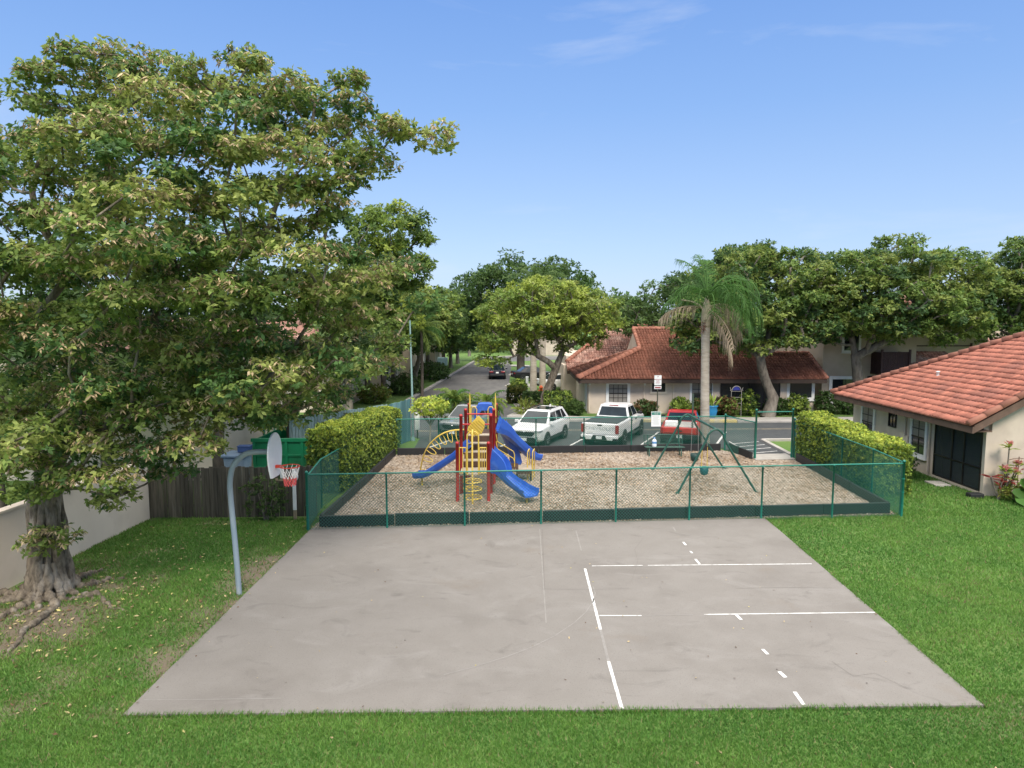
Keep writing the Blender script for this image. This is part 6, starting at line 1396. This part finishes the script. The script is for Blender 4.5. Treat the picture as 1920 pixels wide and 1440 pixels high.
t = bush('small_tree', 'little umbrella shaped tree by the kerb left of the play structure', (sx_, 34.9, 2.0), (.95, .8, .5), 235, [HL, HM], 'tree', n=330, L=.14, W=.08, stem=False, part='crown')
mb = MB(); r = random.Random(3)
for k in range(9): a = r.uniform(0, 6.28); mb.tube([(sx_, 34.9, .0 if k == 0 else .9), (sx_ + .05, 34.9, 1.0), (sx_ + .7 * math.cos(a), 34.9 + .6 * math.sin(a), 1.95)], [.05, .04, .012], 6)
mb.build('trunk', MATS['bark_grey'], t)
# blue pot and trellis
p = thing('plant_pot', 'bright blue glazed pot with a leafy plant beside the palm trunk', 'plant pot', (*at(1334, 768, 43.9)[:2], 0)); x, y = at(1334, 768, 43.9)[:2]
MB().lathe([(.2, 0), (.32, .15), (.38, .45), (.36, .68), (.42, .74), (.42, .8), (.35, .8), (.33, .7)], (x, y, .1), 18).build('pot', mat('glaze_blue', (.02, .20, .42), rough=.2), p)
rng = np.random.default_rng(5); V, F = rosettes(rng, np.tile([[x, y, .9]], (8, 1)) + rng.normal(0, .1, (8, 3)), np.tile([0, 0, 1.0], (8, 1)), 4, .75, .13, (.2, .9), .1); np_mesh('plant', V, F, None, [HM], p)
x, y = at(1380, 765, 44.9)[:2]; p = thing('garden_trellis', 'pale metal garden trellis with a blue fan top before the porch', 'trellis', (x, y, 0)); mb = MB()
for s in (-1, 1): mb.tube([(x + s * .34, y, 0), (x + s * .34, y, 1.75)], .016, 6)
for z in (.5, .9, 1.3, 1.7): mb.tube([(x - .34, y, z), (x + .34, y, z)], .014, 6)
mb.tube(arc((x, y, 1.75), .3, 0, math.pi, 10), .022, 6)
for s in (-1, 1): mb.tube([(x + s * .42, y, 1.95 - .1 * k) if k % 2 == 0 else (x + s * .36, y, 1.9 - .1 * k) for k in range(3)], .018, 5)
mb.build('frame', MATS['concrete'], p); MB().slab([(x, y + .01, 1.77)] + [(x + .24 * math.cos(a), y + .01, 1.77 + .24 * math.sin(a)) for a in [k * math.pi / 8 for k in range(9)]], (0, .02, 0)).build('fan', mat('fan_blue', (.03, .04, .25), rough=.4), p)
x, y = at(830, 698, 78)[:2]; p = thing('post_box', 'pale teal box on a post by the left kerb', 'post box', (x, y, 0)); MB().box((x, y, .6), (.15, .15, 1.2)).build('post', MATS['post_olive'], p); MB().box((x, y, 1.6), (1.1, .7, .9)).build('box', mat('box_teal', (.35, .52, .54), rough=.5), p, bevel=.05)
# ---- planting at the porch corner of the near house
def stems(name, label, cx, cy, pts, leafm, seed, L_, W_, flower=None, cat='plant'):
    t = thing(name, label, cat, (cx, cy, 0)); mb = MB(); rng = np.random.default_rng(seed); VV = []; FF = []; o = 0; fl = []
    for (dx, dy, h, whorls) in pts:
        mb.tube(smooth_path([(cx, cy, 0), (cx + dx * .5, cy + dy * .5, h * .5), (cx + dx, cy + dy, h)], 4), .022, 6)
        for w in whorls:
            q = np.array([[cx + dx * w, cy + dy * w, h * w]]); V, F = rosettes(rng, q, np.array([[0, 0, 1.0]]), 8, L_, W_, (.8, 1.5), .25); VV.append(V); FF.append(F + o); o += len(V)
        fl.append((cx + dx, cy + dy, h + .06))
    mb.build('stem', MATS['bark_grey'], t); np_mesh('leaves', np.vstack(VV), np.vstack(FF), None, [leafm], t)
    if flower is not None:
        for q in fl:
            V, F = rosettes(rng, np.repeat(np.array([q]), 10, 0) + rng.normal(0, .04, (10, 3)), rng.normal(0, .6, (10, 3)) + np.array([0, 0, .8]), 4, .13, .05, (.3, 1.4), 0); np_mesh('flower', V, F, None, [flower], t)
    return t
stems('flowering_shrub', 'tall stemmed shrub with pink flower heads at the porch corner', 17.75, 24.1, [(.05, 0, 1.95, (.98, .55)), (.45, .1, 1.25, (.97, .6)), (-.1, -.05, 1.1, (.97, .7)), (.3, -.1, 1.0, (.95,))], HM, 301, .3, .15, PK)
stems('croton', 'croton with red and pink strap leaves by the porch screen', 17.45, 24.0, [(-.35, -.05, .85, (1.0,)), (.1, 0, .7, (1.0, .7)), (.3, -.1, .75, (1.0,))], CR, 302, .34, .09)
t = thing('elephant_ear', 'large leaved elephant ear plant at the right edge of the lawn', 'plant', (17.95, 23.5, 0)); mb = MB(); lf = MB(); r = random.Random(9)
for (dx, dy, h, s) in [(.35, -.1, 1.1, .5), (.0, -.25, .35, .45), (.5, -.2, .75, .42), (-.15, -.05, .5, .3), (.7, .05, .9, .45), (.15, .1, .8, .35), (.35, -.45, .25, .36), (.85, -.2, .55, .4)]:
    a, b = Vector((17.95, 23.5, 0)), Vector((17.95 + dx, 23.5 + dy, h)); mb.tube(smooth_path([a, a.lerp(b, .6) + Vector((0, 0, .12)), b], 4), .02, 6)
    d = Vector((dx + r.uniform(-.3, .3), dy - .35, -.35)).normalized(); sd = d.cross(Vector((0, 0, 1))).normalized(); up = sd.cross(d); n = 12; vs = [b]
    for k in range(n + 1):
        f = -math.pi + 2 * math.pi * k / n; rr = s * (.62 + .38 * math.cos(f)) * (1 + .05 * (-1) ** k); rr = s * .25 if k in (0, n) else rr + s * .18
        vs.append(b + d * (rr * math.cos(f) * 1.0) + sd * (rr * math.sin(f) * 1.15) + up * (-.25 * abs(rr * math.sin(f)) + .03 * (-1) ** k))
    lf.add(vs, [(0, k, k + 1) for k in range(1, n + 1)], 0, True)
mb.build('stalk', BG, t); lf.build('leaf', BG, t)
bush('fern', 'low fern and yellow leaves at the foot of the house corner', (17.95, 23.95, .28), (.5, .3, .3), 303, [HM, GY], 'fern', n=110, L=.16, W=.05)
p = thing('garden_trellis', 'brown metal hoop trellis against the near house wall', 'trellis', (18.35, 24.35, 0)); mb = MB()
for x in (18.0, 18.4, 18.8): mb.tube([(x, 24.4, 0), (x, 24.4, 1.45 + .06 * (x > 18.3))], .015, 6)
mb.tube(smooth_path([(18.0, 24.4, 1.38), (18.4, 24.4, 1.45), (18.8, 24.4, 1.36), (19.3, 24.4, 1.1)], 5), .013, 6); mb.tube([(18.0, 24.4, .55), (18.8, 24.4, .55)], .012, 6); mb.build('frame', mat('rust_brown', (.16, .09, .07), rough=.8), p)
# ================================================================== light, sky, camera
SUN_EL, SUN_AZ = R(46), R(170)      # azimuth measured clockwise from +Y (the view direction)
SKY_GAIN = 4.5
w = bpy.data.worlds.new('World'); bpy.context.scene.world = w; w.use_nodes = True
nt = w.node_tree; N, L = nt.nodes, nt.links
bg = N['Background']; sky = N.new('ShaderNodeTexSky'); sky.sky_type = 'NISHITA'; sky.sun_disc = False
sky.sun_elevation = SUN_EL; sky.sun_rotation = SUN_AZ; sky.altitude = 0; sky.air_density = 1.0; sky.dust_density = 0.6; sky.ozone_density = 2.5
tc = N.new('ShaderNodeTexCoord')
# a pale humid layer low over the horizon, deeper blue above; white overhead, out of frame, is added fill light
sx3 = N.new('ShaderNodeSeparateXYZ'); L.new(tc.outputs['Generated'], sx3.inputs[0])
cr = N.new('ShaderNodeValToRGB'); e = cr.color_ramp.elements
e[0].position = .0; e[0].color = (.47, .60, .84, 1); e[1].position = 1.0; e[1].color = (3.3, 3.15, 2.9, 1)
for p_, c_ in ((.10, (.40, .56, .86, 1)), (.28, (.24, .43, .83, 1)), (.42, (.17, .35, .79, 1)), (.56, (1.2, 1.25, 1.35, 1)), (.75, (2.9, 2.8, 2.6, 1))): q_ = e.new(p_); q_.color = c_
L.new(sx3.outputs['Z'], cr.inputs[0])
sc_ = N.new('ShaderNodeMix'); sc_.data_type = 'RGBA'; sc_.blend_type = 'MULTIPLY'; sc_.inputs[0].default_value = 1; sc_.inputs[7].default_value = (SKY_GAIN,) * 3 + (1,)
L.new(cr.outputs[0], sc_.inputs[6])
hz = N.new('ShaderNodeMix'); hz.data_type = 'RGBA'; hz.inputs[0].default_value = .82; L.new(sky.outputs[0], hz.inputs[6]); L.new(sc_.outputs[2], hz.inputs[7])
mp = N.new('ShaderNodeMapping'); mp.inputs['Scale'].default_value = (1.0, 1.6, 5.0); mp.inputs['Location'].default_value = (.35, .2, .4)
nz_ = N.new('ShaderNodeTexNoise'); nz_.inputs['Scale'].default_value = 2.1; nz_.inputs['Detail'].default_value = 8; nz_.inputs['Roughness'].default_value = .58; nz_.inputs['Distortion'].default_value = .6
mr = N.new('ShaderNodeMapRange'); mr.inputs['From Min'].default_value = .555; mr.inputs['From Max'].default_value = .9; mr.inputs['To Max'].default_value = .5
mx = N.new('ShaderNodeMix'); mx.data_type = 'RGBA'; mx.inputs[7].default_value = (.8 * SKY_GAIN, .85 * SKY_GAIN, .95 * SKY_GAIN, 1)
L.new(tc.outputs['Generated'], mp.inputs['Vector']); L.new(mp.outputs[0], nz_.inputs['Vector']); L.new(nz_.outputs['Fac'], mr.inputs['Value']); L.new(mr.outputs[0], mx.inputs[0]); L.new(hz.outputs[2], mx.inputs[6])
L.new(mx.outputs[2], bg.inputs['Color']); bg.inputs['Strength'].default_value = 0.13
sd = bpy.data.lights.new('sun', 'SUN'); sd.energy = 1.8; sd.angle = R(18); sd.color = (1.0, .92, .80)
so = bpy.data.objects.new('sun', sd); C.objects.link(so)
dv = Vector((math.sin(SUN_AZ) * math.cos(SUN_EL), math.cos(SUN_AZ) * math.cos(SUN_EL), math.sin(SUN_EL)))
so.rotation_euler = dv.to_track_quat('Z', 'Y').to_euler(); so.location = (0, 0, 30)
cd = bpy.data.cameras.new('camera'); cam = bpy.data.objects.new('camera', cd); C.objects.link(cam)
cd.sensor_width = 36; cd.lens = 36 * FPX / 1920; cd.clip_end = 4000; cd.clip_start = .1
cam.location = (0, 0, CAM_H); cam.rotation_euler = (math.pi / 2 - PITCH, 0, 0)
sc = bpy.context.scene; sc.camera = cam
sc.view_settings.view_transform = 'Standard'; sc.view_settings.look = 'None'; sc.view_settings.exposure = 0.86; sc.view_settings.gamma = 1
sc.render.resolution_x, sc.render.resolution_y = 1024, 768
sc.cycles.max_bounces = 8; sc.cycles.diffuse_bounces = 5; sc.cycles.transparent_max_bounces = 12
